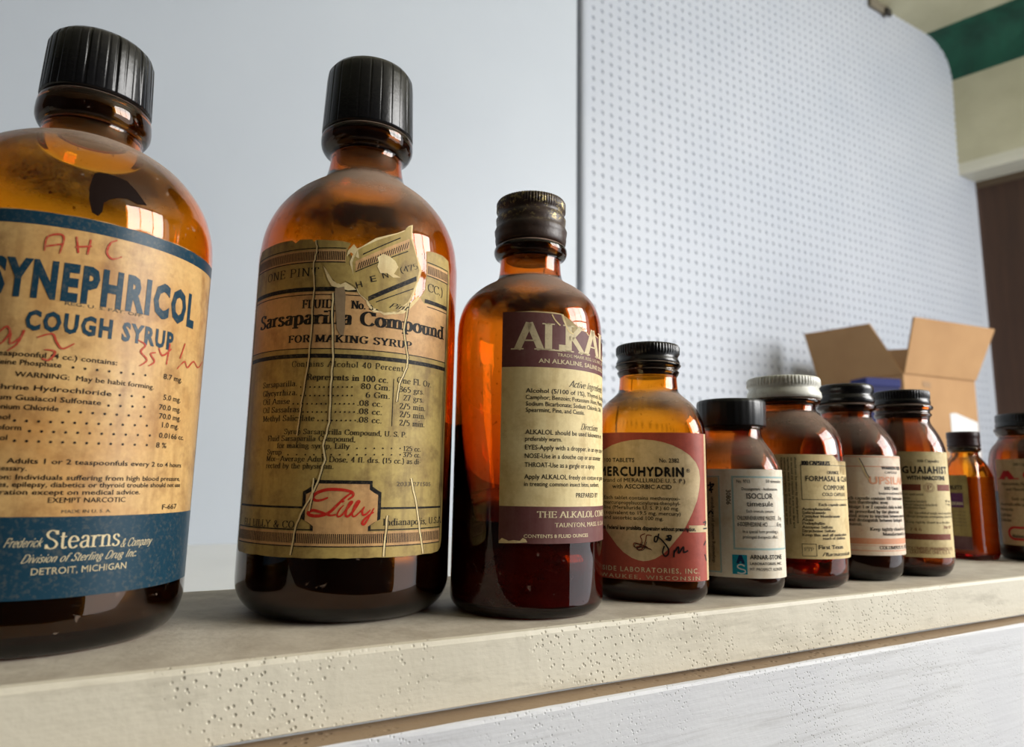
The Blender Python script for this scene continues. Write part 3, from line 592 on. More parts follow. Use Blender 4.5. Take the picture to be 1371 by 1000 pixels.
# ---- 1: cough syrup, far left -------------------------------------------------
b = Bottle('medicine_bottle', -17.2, 245.2, 38.1, 2, 0, 'large amber glass bottle with tan and blue cough syrup label, ribbed black cap, leftmost', 'bottle', 'amber glass bottles')
b.glass([(0, 30), (.8, 33.2), (3, 35.6), (6.5, 37.3), (11, 38.1), (114, 38.1), (120, 37.8), (125, 36.8), (130, 35), (135, 32), (139.8, 27.8), (143.5, 22.8), (146, 18), (147.2, 14.9), (149, 14.2), (151.5, 13.9), (152.8, 14.0), (153.6, 15.2), (155.5, 16.1), (158, 16.2), (160.4, 15.9), (161.4, 15.4), (161.9, 13.5), (163, 13.2), (180, 13.2)], G_ORANGE)
b.liner(152.7, 164); b.fill('cough_syrup', 62, LIQ_BLACK)
b.lathe('screw_cap', [(162.2, 13.9), (162.2, 15.6), (162.8, 15.8), (176, 15.3), (179.6, 15.1), (181.6, 14.4), (183.0, 13.0), (183.2, 0.1)], CAP_BLACK, seg=480, closed=False,
        rib=lambda t, h, r: r - ((.55 if abs(((t * 12 / (2 * pi)) % 1) - .5) < .07 else 0) + (.22 if abs(((t * 36 / (2 * pi)) % 1) - .5) < .12 else 0) if 163.5 < h < 182.5 else 0) * (1 if r > 3 else 0))
uL, hTl = b.uh(20, 293); uR = b.R * 1.30
_, hb = b.uh(245, 776); _, hb2 = b.uh(60, 797); hb = (hb + hb2) / 2
_, ht = b.uh(141, 304); _, ht2 = b.uh(270, 340); ht = (ht + ht2) / 2
u0 = -b.R * 1.5
b.label([(u0, hb), (uR, hb), (uR, ht - 1), (uR - 1, ht)] + [(uR - 1 - (uR - 1 - u0) * i / 40., ht + random.uniform(-.12, .12)) for i in range(1, 40)] + [(u0, ht)], PAPER_TAN, lbl='tan water-stained paper label with teal bands')
_, s1 = b.uh(141, 315.5); b.poly('blue_band', INK_BLUE, 1, [(u0, s1), (uR, s1), (uR, ht)] + [(uR - (uR - u0) * i / 60., ht - random.uniform(0, .18)) for i in range(1, 60)] + [(u0, ht)])
_, s2 = b.uh(200, 688); b.rect('blue_band', INK_BLUE, 1, u0, uR, hb, s2); b.rect('border_line', INK_BLUE, 1, uR - 1.1, uR - .75, s2, s1)
S = dict(font='sans')
b.text('SYNEPHRICOL', -16, 391.5, 262, 46, INK_BLUE, bold=.5, track=.2, **S)
b.text('REG. U. S. PAT. OFF.', 87, 408, 193, 4.2, INK_GREY, bold=.1, **S)
b.text('COUGH SYRUP', 33, 440, 233, 24.5, INK_BLUE, bold=.42, track=.2, **S)
for t, x0, y0, x1, h in [('Each teaspoonful (4 cc.) contains:', -36, 474, 158, 7), ('Codeine Phosphate', -22, 486, 83, 7), ('8.7 mg.', 218, 507, 243, 7), ('WARNING:  May be habit forming.', 20, 504, 207, 7),
    ('Synephrine Hydrochloride', -40, 519, 150, 7), ('5.0 mg.', 218, 535, 241, 7), ('Potassium Guaiacol Sulfonate', -44, 533, 136, 7), ('70.0 mg.', 212, 548, 241, 7), ('Ammonium Chloride', -34, 546, 79, 7), ('70.0 mg.', 212, 560, 241, 7),
    ('Menthol', -34, 560, 14, 7), ('1.0 mg.', 216, 572, 238, 7), ('Chloroform', -34, 574, 29, 7), ('0.0166 cc.', 212, 586, 245, 7), ('Alcohol', -34, 588, 10, 7), ('8 %', 208, 599, 222, 7),
    ('Dose:  Adults 1 or 2 teaspoonfuls every 2 to 4 hours', -36, 619, 242, 7), ('as necessary.', -30, 629, 36, 6.5), ('Caution: Individuals suffering from high blood pressure,', -36, 641, 240, 7), ('diabetes, epilepsy, diabetics or thyroid trouble should not use', -36, 651, 240, 7),
    ('preparation except on medical advice.', -36, 661.5, 187, 7), ('EXEMPT NARCOTIC', 64, 673, 167, 7), ('MADE IN U. S. A.', 82, 687, 148, 4.5), ('F-667', 216, 682, 235, 6.5)]:
    b.text(t, x0, y0, x1, h, INK_GREY if h < 5 else INK_BLACK, bold=.12, **S)
for y, xa, y2 in [(492, 98, 503), (529, 160, 532), (543, 145, 545), (551, 92, 558), (563, 20, 570), (577, 40, 583), (590, 20, 596)]:
    for i in range(30):
        x = xa + i * 16
        if x > 200: break
        u, h = b.uh(x, y + (y2 - y) * (x - xa) / (200 - xa)); b.poly('printed_text', INK_BLACK, 3, [(u + .35 * cos(k * pi / 3), h + .35 * sin(k * pi / 3)) for k in range(6)])
b.text('Stearns', 60, 735, 158, 25, INK_CREAM, bold=.11, hair=.05, name='cream_lettering')
for t, x0, y0, x1, h in [('Frederick', 4, 733, 54, 12), ('& Company', 160, 732, 200, 11), ('Division of Sterling Drug Inc.', 27, 754, 180, 11)]:
    b.text(t, x0, y0, x1, h, INK_CREAM, font='script', bold=.10, hair=.07, shear=.45, name='cream_lettering')
b.text('DETROIT, MICHIGAN', 41, 770, 167, 9, INK_CREAM, bold=.05, name='cream_lettering', **S)
for pl in [[(60, 336), (64, 318), (80, 314), (86, 320), (80, 340)], [(62, 330), (84, 327)], [(103, 317), (105, 339)], [(122, 321), (117, 341)], [(101, 331), (123, 330)], [(157, 322), (148, 326), (143, 338), (150, 347), (163, 344)],
    [(-2, 446), (10, 437), (14, 446), (4, 458), (-4, 462)], [(16, 446), (14, 460), (28, 452), (33, 442), (24, 460), (10, 470)], [(50, 452), (70, 447), (76, 458), (84, 467), (100, 460)], [(60, 468), (74, 471), (66, 482), (56, 480)],
    [(184, 455), (194, 462), (188, 471), (196, 482), (186, 490)], [(208, 472), (201, 474), (206, 484), (198, 490)], [(212, 466), (217, 476), (229, 467)], [(227, 460), (222, 488)], [(247, 460), (240, 480)], [(236, 494), (246, 484), (250, 492), (258, 484), (264, 492), (270, 484)]]:
    b.pxline('red_pencil_writing', INK_RED, 5, pl, .55, True, True)
b.flush()
# irregular dark brown patch on the shoulder glass (lies on the glass)
def shoulder_patch(bt, name, pts, mat, off=.12):
    """pts: (angle deg from front, height) outline on the lathed shoulder"""
    prof = bt.profile; hs = [p[0] for p in prof]; rs = [p[1] for p in prof]
    bm = bmesh.new(); vs = [bm.verts.new((a, h, 0)) for a, h in pts]; bm.faces.new(vs); bmesh.ops.triangulate(bm, faces=list(bm.faces))
    for ax, st in ((0, 3.0), (1, .8)):
        lo = min(v.co[ax] for v in bm.verts); hi = max(v.co[ax] for v in bm.verts); x = lo + st
        while x < hi:
            co = [0, 0, 0]; co[ax] = x; no = [0, 0, 0]; no[ax] = 1
            bmesh.ops.bisect_plane(bm, geom=list(bm.verts) + list(bm.edges) + list(bm.faces), plane_co=co, plane_no=no, dist=1e-5); x += st
    for v in bm.verts:
        a, h = v.co.x, v.co.y; r = np.interp(h, hs, rs) ; t = radians(a) - pi / 2; v.co = Vector(((r + off) * cos(t) * MM, (r + off) * sin(t) * MM, (h + off * .7) * MM))
    me = bpy.data.meshes.new(name); bm.to_mesh(me); bm.free(); me.materials.append(mat); o = bpy.data.objects.new(name, me); COL.objects.link(o); o.parent = bt.root; return o
def surf_at(bt, px, py):
    """pixel -> (angle deg from front, height) on the lathed body"""
    d = ray(px, py); d = d / np.linalg.norm(d); prof = bt.profile; hs = [p[0] for p in prof]; rs = [p[1] for p in prof]
    A = np.array([bt.x, bt.y]); tm = (A @ d[:2]) / (d[:2] @ d[:2]); prev = None
    for t in np.arange(tm - 60, tm + 20, .25):
        x, y, z = d * t; r = hypot(x - bt.x, y - bt.y); rr = np.interp(z + CAMZ, hs, rs)
        if r <= rr: break
    a = math.degrees(atan2(y - bt.y, x - bt.x) - (bt.rz - pi / 2)); return ((a + 180) % 360 - 180, z + CAMZ)
b.profile = refine([(114, 38.1), (120, 37.8), (125, 36.8), (130, 35), (135, 32), (139.8, 27.8), (143.5, 22.8), (146, 18), (147.2, 14.9)])
DARK_PATCH = plain('dark_brown_patch', srgb(26, 15, 11), .6, Specular_IOR_Level=0.05)
shoulder_patch(b, 'dark_patch', [surf_at(b, *p) for p in [(126, 233), (133, 231), (146, 234), (156, 237), (170, 243), (183, 257), (196, 276), (183, 274), (170, 267), (158, 266), (146, 268), (139, 272), (137, 284), (131, 290), (123, 285), (119, 268), (120, 250)]], DARK_PATCH)

# ---- 2: sarsaparilla ---------------------------------------------------------
b = Bottle('medicine_bottle', 73.7, 248.9, 37.0, 2, 0, 'tall amber bottle with torn olive gold label and red script logo, second from left', 'bottle', 'amber glass bottles')
b.glass([(0, 26), (.6, 29.5), (2.2, 32.6), (5, 35.1), (8.5, 36.6), (12.5, 37), (123, 37), (128, 36.6), (133, 35.9), (138, 34.4), (143, 32), (147.5, 28.8), (151.5, 25), (155, 20.6), (157.5, 17.2), (160, 15.3), (164, 14.2), (168, 13.7), (170, 14.1), (171.4, 16.4), (173.5, 17.6), (176.4, 17.8), (177.5, 17.3), (177.9, 15.5), (179, 15), (200, 15)], G_BROWN)
b.liner(169.8, 180); b.fill('dark_syrup', 66, LIQ_BLACK)
b.lathe('screw_cap', [(178.1, 15.7), (178.1, 17.5), (179, 17.7), (200.5, 16.9), (203.2, 16.6), (205.2, 15.2), (206, 12.5), (206.1, .1)], CAP_BLACK, seg=480, closed=False,
        rib=lambda t, h, r: r - (.3 if abs(((t * 26 / (2 * pi)) % 1) - .5) < .06 else 0) * (1 if 179.5 < h < 204.5 and r > 3 else 0))
U = b.uh
hb = U(457, 747.5)[1]; uR = U(597, 500)[0]; uL = -b.R * 1.28; hT = U(404, 321)[1]
L0 = [U(*p) for p in [(470, 326), (466, 333), (463, 341), (474, 350), (478, 372), (486, 392), (500, 410), (512, 414), (518, 406), (530, 414), (548, 408), (560, 399), (564, 396), (569, 388), (571, 360), (571, 336), (581, 338), (592.6, 342.7), (600, 350)]]
uRR = L0[-1][0] + 1.6
top = [(uL + 3, hT), (uL + (L0[0][0] - uL) * .4, hT + .3)] + [U(*p) for p in [(392, 322), (396, 326), (402, 321), (418, 320.5), (421, 324), (425, 321), (445, 322), (460, 323)]]
b.label([(uL, hb + 3), (uL + 1, hb + .8), (uL + 3, hb)] + [(uL + 6 + (uRR - 10 - uL) * i / 30., hb + random.uniform(-.12, .12)) for i in range(0, 30)] + [(uRR - 2.5, hb + .4), (uRR - .8, hb + 1.6), (uRR, hb + 4), (uRR, hT - 12), (uRR - .2, hT - 5)] + list(reversed(L0)) + list(reversed(top)) + [(uL, hT - 3)], PAPER_OLIVE, lbl='olive gold paper label, cracked and torn at the top')
hy = lambda y, x=420: U(x, y)[1]
uRi = uRR - 1.9; uLi = uL + 2.2; xR = 571.5
def bar(mat, y0, y1, ua=None, ub=None, layer=1, name='printed_border', x=420): b.rect(name, mat, layer, uLi if ua is None else ua, uRi if ub is None else ub, hy(y1, x), hy(y0, x))
cutL = U(463, 345)[0]; cutR = U(572, 350)[0]; cutL2 = U(478, 385)[0]
for ua, ub in ((uLi, cutL), (cutR, uRi)):
    bar(INK_BLACK_S, 332, 333.2, ua, ub, 2); bar(PAPER_PEACH, 334.5, 350.5, ua, ub, 1, 'peach_band'); bar(INK_BLACK_S, 350.5, 351.8, ua, ub, 2)
    n = int((ub - ua) / .62)
    for i in range(n):
        u = ua + .4 + i * .62
        if u < ub - .3: b.rect('hatched_border', INK_BLACK, 2, u, u + .3, hy(348.5), hy(337))
bar(INK_BLACK_S, 384.5, 390, uLi, cutL2, 2); bar(INK_BLACK_S, 384.5, 390, cutR - .6, uRi, 2); bar(INK_BLACK_S, 394, 395.2, uLi, U(488, 395)[0], 2); bar(INK_BLACK_S, 394, 395.2, cutR + .5, uRi, 2)
pk = [U(*p) for p in [(486, 392.5), (500, 410.5), (512, 414.5), (518, 407), (530, 414.5), (548, 409), (562, 398)]]
b.poly('peach_panel', PAPER_PEACH, 1, [(uLi, hy(466)), (uRi, hy(466)), (uRi, hy(391)), (cutR - 1, hy(391))] + list(reversed(pk)) + [(uLi, hy(391))])
bar(INK_BLACK_S, 466, 467.2, layer=2); bar(INK_BLACK_S, 473.5, 479, layer=2); 
b.text('ONE PINT', 359.5, 379, 427, 10.5, bold=.1, hair=.05, track=.08); b.text('CC.)', 572.5, 390, 592, 11, bold=.09)
b.text('FLUID', 405.5, 413, 446, 11, bold=.2, hair=.08, track=.08); b.text('No. 34', 471, 413, 506, 10.5, bold=.2, hair=.08)
b.text('Sarsaparilla Compound', 350, 442.5, 592.6, 17, bold=.21, hair=.09, track=.03); b.text('FOR MAKING SYRUP', 387, 459.5, 551, 9.5, bold=.2, hair=.08, track=.08)
Q = dict(bold=.12, hair=.06, track=.03)
b.text('Contains Alcohol 40 Percent', 391.4, 491.5, 540.6, 7.6, bold=.11, hair=.06, track=.1)
b.text('Represents in 100 cc.', 411.7, 508.6, 520, 7.8, bold=.15, hair=.07, track=.06); b.text('One Fl. Oz.', 531.6, 512.5, 577, 8, **Q)
for nm, y, xe, v, xv, xve, g, xg, xge in [('Sarsaparilla.', 520, 398, '80 Gm.', 483.6, 522.5, '365 grs.', 534.5, 567.3), ('Glycyrrhiza.', 531.5, 398, '6 Gm.', 490, 522, '27 grs.', 540, 566.6), ('Oil Anise', 542.5, 388, '.08 cc.', 478.5, 512, '2/5 min.', 535, 569), ('Oil Sassafras', 553.5, 401, '.08 cc.', 478, 511.5, '2/5 min.', 535, 569), ('Methyl Salicylate', 564.8, 421, '.08 cc.', 478, 511, '2/5 min.', 534.5, 568)]:
    b.text(nm, 353, y, xe, 7.4, **Q); b.text(v, xv, y - .5 + 1, xve, 7.6, **Q); b.text(g, xg, y + 4.5, xge, 7.6, **Q)
    x = xe + 5
    while x < 476:
        u, h = U(x, y - .2); b.poly('printed_text', INK_BLACK, 3, [(u + .28 * cos(k * pi / 3), h + .4 + .28 * sin(k * pi / 3)) for k in range(6)]); x += 6.2
b.rect('printed_text', INK_BLACK, 3, U(525.5, 535)[0], U(526.3, 535)[0], hy(568, 470), hy(503, 470))
b.text('Syrup Sarsaparilla Compound, U. S. P.', 381, 581.2, 544, 7, **Q); b.text('Fluid Sarsaparilla Compound,', 359.3, 590.6, 476, 7, **Q); b.text('for making syrup, Lilly', 371.5, 599.8, 468, 7, **Q); b.text('125 cc.', 540, 603.5, 563, 6.5, **Q)
b.text('Syrup', 358.6, 608.6, 377, 7, **Q); b.text('375 cc.', 539.5, 611.5, 562.5, 6.5, **Q); b.text('Mix~Average Adult Dose, 4 fl. drs. (15 cc.) as di-', 357.5, 617.3, 563, 7, **Q); b.text('rected by the physician.', 357, 626.5, 447, 7, **Q)
for y, xa, xb in ((601.5, 478, 536), (610, 386, 536)):
    x = xa
    while x < xb:
        u, h = U(x, y); b.poly('printed_text', INK_BLACK, 3, [(u + .26 * cos(k * pi / 3), h + .3 + .26 * sin(k * pi / 3)) for k in range(6)]); x += 11.5
b.text('2033-271505', 530.5, 650.5, 575.7, 5.5, INK_GREY, font='sans', bold=.1)
# logo panel at the foot of the label
ul, ur = U(405, 675)[0], U(510, 675)[0]; h0, h1 = hy(711, 457), hy(643, 457)
def notch(u0, u1, h0, h1, c): return [(u0 + c, h0), (u1 - c, h0), (u1 - c, h0 + c * .6), (u1 - c * .4, h0 + c), (u1, h0 + c * 1.2), (u1, h1 - c * 1.2), (u1 - c * .4, h1 - c), (u1 - c, h1 - c * .6), (u1 - c, h1), (u0 + c, h1), (u0 + c, h1 - c * .6), (u0 + c * .4, h1 - c), (u0, h1 - c * 1.2), (u0, h0 + c * 1.2), (u0 + c * .4, h0 + c), (u0 + c, h0 + c * .6)]
b.poly('logo_frame', INK_BLACK_S, 2, notch(ul, ur, h0, h1, 3.0)); b.poly('logo_panel', PAPER_PEACH, 3, notch(ul + 1.1, ur - 1.1, h0 - .3, h1 - 1.1, 2.8))
lw, lh = ur - ul, h1 - h0
def LG(pts, w=.85): b.line('red_script_lettering', INK_RED2, 5, [(ul + lw * (x - 420) / 470, h1 - lh * (y - 55) / 305) for x, y in pts], w, True, True)
LG([(690, 172), (718, 150), (712, 126), (650, 112), (570, 112), (510, 132), (486, 158), (500, 178), (535, 176), (575, 160)], 1.0)
LG([(712, 128), (672, 160), (630, 205), (585, 250), (530, 270), (478, 268), (460, 254), (488, 238), (535, 248), (590, 266), (626, 262)], 1.0)
LG([(668, 205), (650, 225), (634, 258), (640, 274), (662, 262), (690, 225), (716, 188), (706, 186), (688, 225), (682, 262), (696, 272), (722, 245), (752, 195), (758, 180), (744, 184), (726, 225), (720, 262), (734, 272), (760, 250), (780, 226)], .7)
LG([(790, 212), (778, 240), (784, 262), (804, 256), (826, 232)], .7); LG([(848, 222), (826, 262), (806, 300), (792, 320), (780, 312), (794, 288), (822, 262), (848, 246)], .7); LG([(662, 180), (667, 186)], .9)
bar(INK_BLACK_S, 678.2, 681, uLi, ul + .4, 2); bar(INK_BLACK_S, 678.2, 681, ur - .4, uRi, 2); bar(INK_BLACK_S, 708.5, 710.2, uLi, uRi, 1); bar(PAPER_PEACH, 711.5, 731, uLi, uRi, 1, 'peach_band'); bar(INK_BLACK_S, 731, 732.5, uLi, uRi, 2)
for i in range(int((uRi - uLi) / .62)): b.rect('hatched_border', INK_BLACK, 2, uLi + i * .62, uLi + i * .62 + .32, hy(727.5), hy(714.5))
b.rect('printed_border', INK_BLACK_S, 2, uRi - .1, uRi + .25, hy(731), hy(333)); b.rect('printed_border', INK_BLACK_S, 2, uRi - 1.0, uRi - .8, hy(710), hy(481)); b.rect('printed_border', INK_BLACK_S, 2, uLi - .25, uLi + .1, hy(731), hy(333))
b.text('ELI LILLY & CO.', 328, 702, 398, 9, bold=.12, hair=.06, track=.05); b.text('Indianapolis, U.S.A.', 512.5, 703.5, 590, 9, bold=.12, hair=.06, track=.02)
# torn corner piece stuck back at a tilt
FL = [(472, 352), (478, 336), (486, 331), (505, 322), (530, 314), (541, 310), (544, 305), (550, 303), (550, 320), (556, 340), (561, 362), (558, 376), (552, 392), (546, 404), (530, 417), (515, 419), (500, 412), (492, 402), (482, 394), (474, 378)]
cx, cy = 518, 364
b.pxpoly('torn_paper_edge', PAPER_TORN, 3, [(cx + (x - cx) * 1.05 + random.uniform(-1.4, 1.4), cy + (y - cy) * 1.04 + random.uniform(-1.4, 1.4)) for x, y in FL])
b.pxpoly('torn_flap', PAPER_OLIVE, 4, FL)
def P4(name, mat, layer, a, c, w): # strip between two pixels, w pixels tall
    b.pxpoly(name, mat, layer, [(a[0], a[1] + w), (c[0], c[1] + w), (c[0], c[1]), (a[0], a[1])])
P4('torn_flap_print', INK_BLACK_S, 5, (486, 340), (536, 318), 1.6); P4('torn_flap_print', PAPER_PEACH, 5, (476, 350), (548, 320), 13)
P4('torn_flap_print', INK_BLACK_S, 6, (476, 363.5), (546, 336), 1.4); P4('torn_flap_print', INK_BLACK_S, 5, (493, 397), (557, 370), 6.5); P4('torn_flap_print', INK_BLACK_S, 5, (503, 404), (553, 386), 1.4)
for i in range(22):
    x = 479 + i * 3.1; y = 361 - i * 1.32; b.pxline('torn_flap_print', INK_BLACK, 6, [(x, y), (x + 2.6, y - 9)], .28, False)
ua, ha = U(537, 366); b.textu('(475', ua, ha, U(561, 366)[0], 1.9, font='serif', bold=.08, layer=6, name='torn_flap_print', rot=.43)
for ch, x, y in (('H', 478, 386), ('E', 497, 378), ('N', 513, 373)):
    ua, ha = U(x, y); b.textu(ch, ua, ha, ua + 1.9, 2.0, INK_BLACK, 'sans', .05, layer=6, name='torn_flap_print', rot=.3)
b.pxpoly('torn_paper_edge', PAPER_TORN, 7, [(505, 345), (513, 340), (522, 344), (529, 350), (533, 358), (527, 367), (536, 372), (526, 372), (518, 366), (509, 366), (505, 357), (507, 351)])
b.text('Pint ', 520, 412, 548, 6.5, font='script', bold=.12, shear=.4, layer=7, name='torn_flap_print')
b.pxpoly('torn_paper_edge', PAPER_TORN, 3, [(433, 356), (441, 366), (446, 376), (456, 381), (463, 378), (472, 384), (477, 388), (466, 389), (455, 386), (444, 383), (439, 374)])
b.pxpoly('torn_flap', PAPER_OLIVE, 4, [(432, 352), (452, 352), (470, 356), (474, 372), (476, 384), (462, 376), (452, 380), (444, 372), (438, 362)])
b.pxpoly('torn_paper_edge', PAPER_TORN, 4, [(474, 327), (479, 334), (481, 346), (478, 345), (470, 338), (464, 344), (466, 336)])
b.pxpoly('torn_paper_edge', PAPER_TORN, 3, [(486, 392), (494, 405), (500, 411), (508, 412), (513, 408), (520, 405), (526, 412), (537, 412), (550, 405), (560, 396), (561, 400), (550, 412), (540, 420), (528, 421), (518, 417), (512, 419), (500, 418), (492, 409)])
b.pxpoly('paper_residue', PAPER_SMEAR, 4, [(449, 386), (461, 384), (463, 395), (462, 415), (462, 436), (460, 449), (455, 448), (451, 440), (450, 420), (448, 400)])
for pl in [[(423, 322), (425, 330), (424, 340), (420, 355), (421, 387), (418.6, 409), (417.5, 442), (414, 479), (410, 504), (404, 540), (402.7, 549), (398, 583)], [(446, 392), (445, 431), (446, 479), (443.4, 515), (441, 565), (433, 597), (435.5, 615), (430, 632), (425, 648), (416, 665), (405, 684), (396, 705), (389, 743)],
           [(547, 405), (540, 442), (545.5, 479), (544, 492), (534, 515), (530.5, 538)], [(550, 640), (556.5, 675), (561, 709), (565.5, 741)], [(420, 640), (418, 665), (414, 684)], [(518, 690), (516, 712), (513, 745)]]:
    u = [U(*p) for p in pl]; q = []
    for (a0, c0), (a1, c1) in zip(u[:-1], u[1:]):
        for k in range(4): q.append((a0 + (a1 - a0) * k / 4 + random.uniform(-.12, .12), c0 + (c1 - c0) * k / 4))
    q.append(u[-1]); b.line('paper_crack', PAPER_TORN, 6, q, random.uniform(.4, .65))
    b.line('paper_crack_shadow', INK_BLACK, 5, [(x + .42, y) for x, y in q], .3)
b.flush()

# ---- 3: alkaline solution -----------------------------------------------------
b = Bottle('medicine_bottle', 134.3, 222.9, 28.1, 2, 0, 'amber bottle with purple and cream label and worn brass knurled cap, third from left', 'bottle', 'amber glass bottles')
b.glass([(0, 22.5), (.6, 25.4), (2.4, 27.3), (5, 28.1), (96, 28.1), (101, 28.05), (106, 27.6), (110, 26.6), (113.5, 24.9), (116.8, 22), (119.4, 18.7), (121.4, 15.4), (123.2, 13.2), (126, 12.3), (130.5, 11.9), (132, 12.2), (133, 13.8), (134.6, 14.5), (136.3, 14.3), (137.3, 13.2), (138, 12), (154, 12)], G_RED, wall=1.8)
hl = b.uh(630, 697)[1]; b.liner(131.8, 139); b.fill('red_brown_liquid', hl, LIQ_RED, gap=-.15)
b.lathe('screw_cap', [(137.7, 12.4), (137.7, 13.5), (138.4, 13.9), (140, 14.2), (141.2, 14.1), (142.0, 14.3), (143.6, 14.5), (144.6, 14.1), (145.8, 13.7), (147.2, 13.9), (148.6, 14.0), (149.6, 13.4), (150.6, 13.0), (151.6, 13.4), (152.0, 13.9), (155.2, 13.9), (156.0, 13.4), (156.3, 12.3), (156.35, .1)], CAP_BRASS, seg=400, closed=False, rib=lambda t, h, r: r - .22 * (1 if ((t * 76 / (2 * pi)) % 1) < .4 else 0) * (1 if 151.9 < h < 156.1 and r > 3 else 0))
U = b.uh
uL = U(672, 492)[0]; uR = uL + 62; ht = U(675, 418)[1]; hb = U(667, 726.5)[1]
tear = [U(*p) for p in [(752, 420.5), (754, 428), (758, 436), (762, 444), (766, 447), (772, 444), (779, 442), (785, 444), (788, 449), (794, 447), (800, 452)]]
b.label([(uL, hb), (uR, hb), (uR, ht - 8), (tear[-1][0] + 6, ht - 10), (tear[-1][0] + 3, ht - 8)] + list(reversed(tear)) + [(tear[0][0] - 3, ht + .1), (uL + 12, ht + .15), (uL + 4, ht - .1), (uL, ht)], PAPER_CREAM, lbl='cream paper label with purple brown head and foot bands')
h1 = U(673, 491.5)[1]
b.poly('purple_band', PAPER_PURPLE, 1, [(uL, h1), (uR, h1), (uR, ht - 8.2), (tear[-1][0] + 6, ht - 10.2), (tear[-1][0] + 3, ht - 8.3)] + [(x - .25, y - .25) for x, y in reversed(tear)] + [(uL, ht)])
h2 = U(668, 677)[1]; b.rect('purple_band', PAPER_PURPLE, 1, uL, uR, hb, h2)
b.text('ALKALOL', 692, 468, 781, 36, INK_CREAM, bold=.2, hair=.05, fit=(0, 3), name='cream_lettering', layer=2)
for t, x0, y0, x1, h, f, c in [('TRADE MARK REG. U.S. PAT. OFF.', 746, 477, 782, 4.2, 10, INK_CREAM), ('AN ALKALINE, SALINE SOLUTION', 721, 485.5, 780, 5.6, 12, INK_CREAM), ('TAUNTON, MASS. U. S. A.', 742.5, 706, 798, 6, 14, INK_CREAM), ('CONTENTS 8 FLUID OUNCES', 701, 719.8, 786.7, 4.5, 23, INK_CREAM)]:
    b.text(t, x0, y0, x1, h, c, fit=(0, f), bold=.18, font='sans', name='cream_lettering', layer=2)
b.text('THE ALKALOL COMPANY', 719.5, 693, 793.5, 8.6, INK_CREAM, bold=.16, hair=.06, fit=(0, 11), name='cream_lettering', layer=2)
for t, x0, y0, x1, h, f in [('Alcohol (5/100 of 1%), Thymol, Eucalyptol,', 704, 525.5, 782, 5.8, 21), ('Camphor; Benzoin; Potassium Alum, Menthol,', 704, 534.3, 763.7, 5.8, 17), ('Sodium Bicarbonate; Sodium Chloride, Oils', 704, 543, 765.4, 5.8, 19), ('Spearmint, Pine, and Cassia.', 704, 551.3, 782, 5.8, 28),
    ('ALKALOL should be used lukewarm or', 703.4, 581, 772, 6.2, 17), ('preferably warm.', 703, 590, 752, 5.8, 16), ('EYES-Apply with a dropper, in an eye cup or', 703, 601.5, 762, 6.2, 17), ('NOSE-Use in a douche cup or an atomizer', 702.7, 613, 771, 6.2, 20), ('THROAT-Use as a gargle or a spray.', 702.5, 625, 775.6, 6.2, 22),
    ('Apply ALKALOL freely on cotton or gauze', 702, 640.8, 776.5, 6.2, 20), ('in treating common insect bites, sunburn,', 701.7, 650.4, 776.5, 5.8, 25), ('PREPARED BY', 771, 666, 799.5, 6, 11)]:
    b.text(t, x0, y0, x1, h, fit=(0, f), bold=.08, font='sans', layer=2)
b.text('Active Ingredients', 762, 518, 782.5, 9, font='script', bold=.12, hair=.06, fit=(0, 6), shear=.4, layer=2); b.text('Directions', 777, 575, 799, 8, font='script', bold=.12, hair=.06, shear=.4, layer=2)
b.pxpoly('chipped_edge', PAPER_TORN, 3, [(668, 724), (672, 720), (677, 722), (681, 724), (688, 723), (696, 724), (700, 720), (704, 722), (706, 726), (690, 727), (668, 727)])
b.pxline('paper_crack', PAPER_TORN, 4, [(739, 421), (742, 427), (746, 432), (750, 436)], .5); b.pxline('chipped_edge', PAPER_TORN, 3, [(753, 421), (756, 432), (762, 444), (768, 447)], .6)
b.flush()

# ---- 4: red label tablets -------------------------------------------------------
b = Bottle('medicine_bottle', 195.8, 224.6, 23.4, 3.4, 0, 'squarish amber bottle with brick red label and buff oval, ridged black cap', 'bottle', 'amber glass bottles')
b.glass([(0, 18), (.6, 19.8), (2.4, 21.8), (5, 22.9), (8, 23.3), (62, 23.4), (66, 23.2), (71, 22.4), (75.5, 20.6), (79, 18.2), (82, 14.9), (84.2, 13.0), (87, 12.4), (90.5, 12.2), (91.6, 12.8), (92.8, 13.3), (93.6, 12.7), (94.5, 13.2), (95.6, 14.1), (96.4, 13.4), (97, 12), (104, 12)], G_YEL, square_to=(64, 84), wall=1.7)
b.liner(91.3, 97); b.fill('dark_tablets_residue', 44, plain('dark_contents', (.02, .008, .006, 1), .4))
b.lathe('screw_cap', [(96.2, 12.2), (96.2, 13.6), (97, 13.7), (98.2, 13.2), (99.2, 12.8), (100.2, 13.3), (100.8, 13.7), (103.6, 13.7), (104.4, 13.2), (104.6, 12.4), (104.65, .1)], CAP_METAL_BLACK, seg=360, closed=False, rib=lambda t, h, r: r - .25 * (1 if ((t * 60 / (2 * pi)) % 1) < .4 else 0) * (1 if 100.7 < h < 104.5 and r > 3 else 0))
U = b.uh; uR = U(943.5, 680)[0] + 2.5; uL = -uR; ht = U(870, 579)[1]; hb = U(870, 777)[1]
b.label([(uL, hb), (uR, hb), (uR, ht), (uL, ht)], PAPER_BUFF, lbl='brick red paper label with a buff oval')
uc = U(862, 660)[0]; ue = uR - 2.2
zz = lambda x, y: U(800 + x / 4.54, 570 + y / 4.54)
right = [zz(x, y) for x, y in [(270, 82), (340, 88), (400, 100), (455, 118), (510, 145), (560, 180), (598, 225), (616, 270), (622, 320), (618, 380), (605, 450), (575, 530), (540, 605), (510, 655), (480, 690), (440, 740), (400, 778), (350, 808), (310, 820), (280, 823)]]
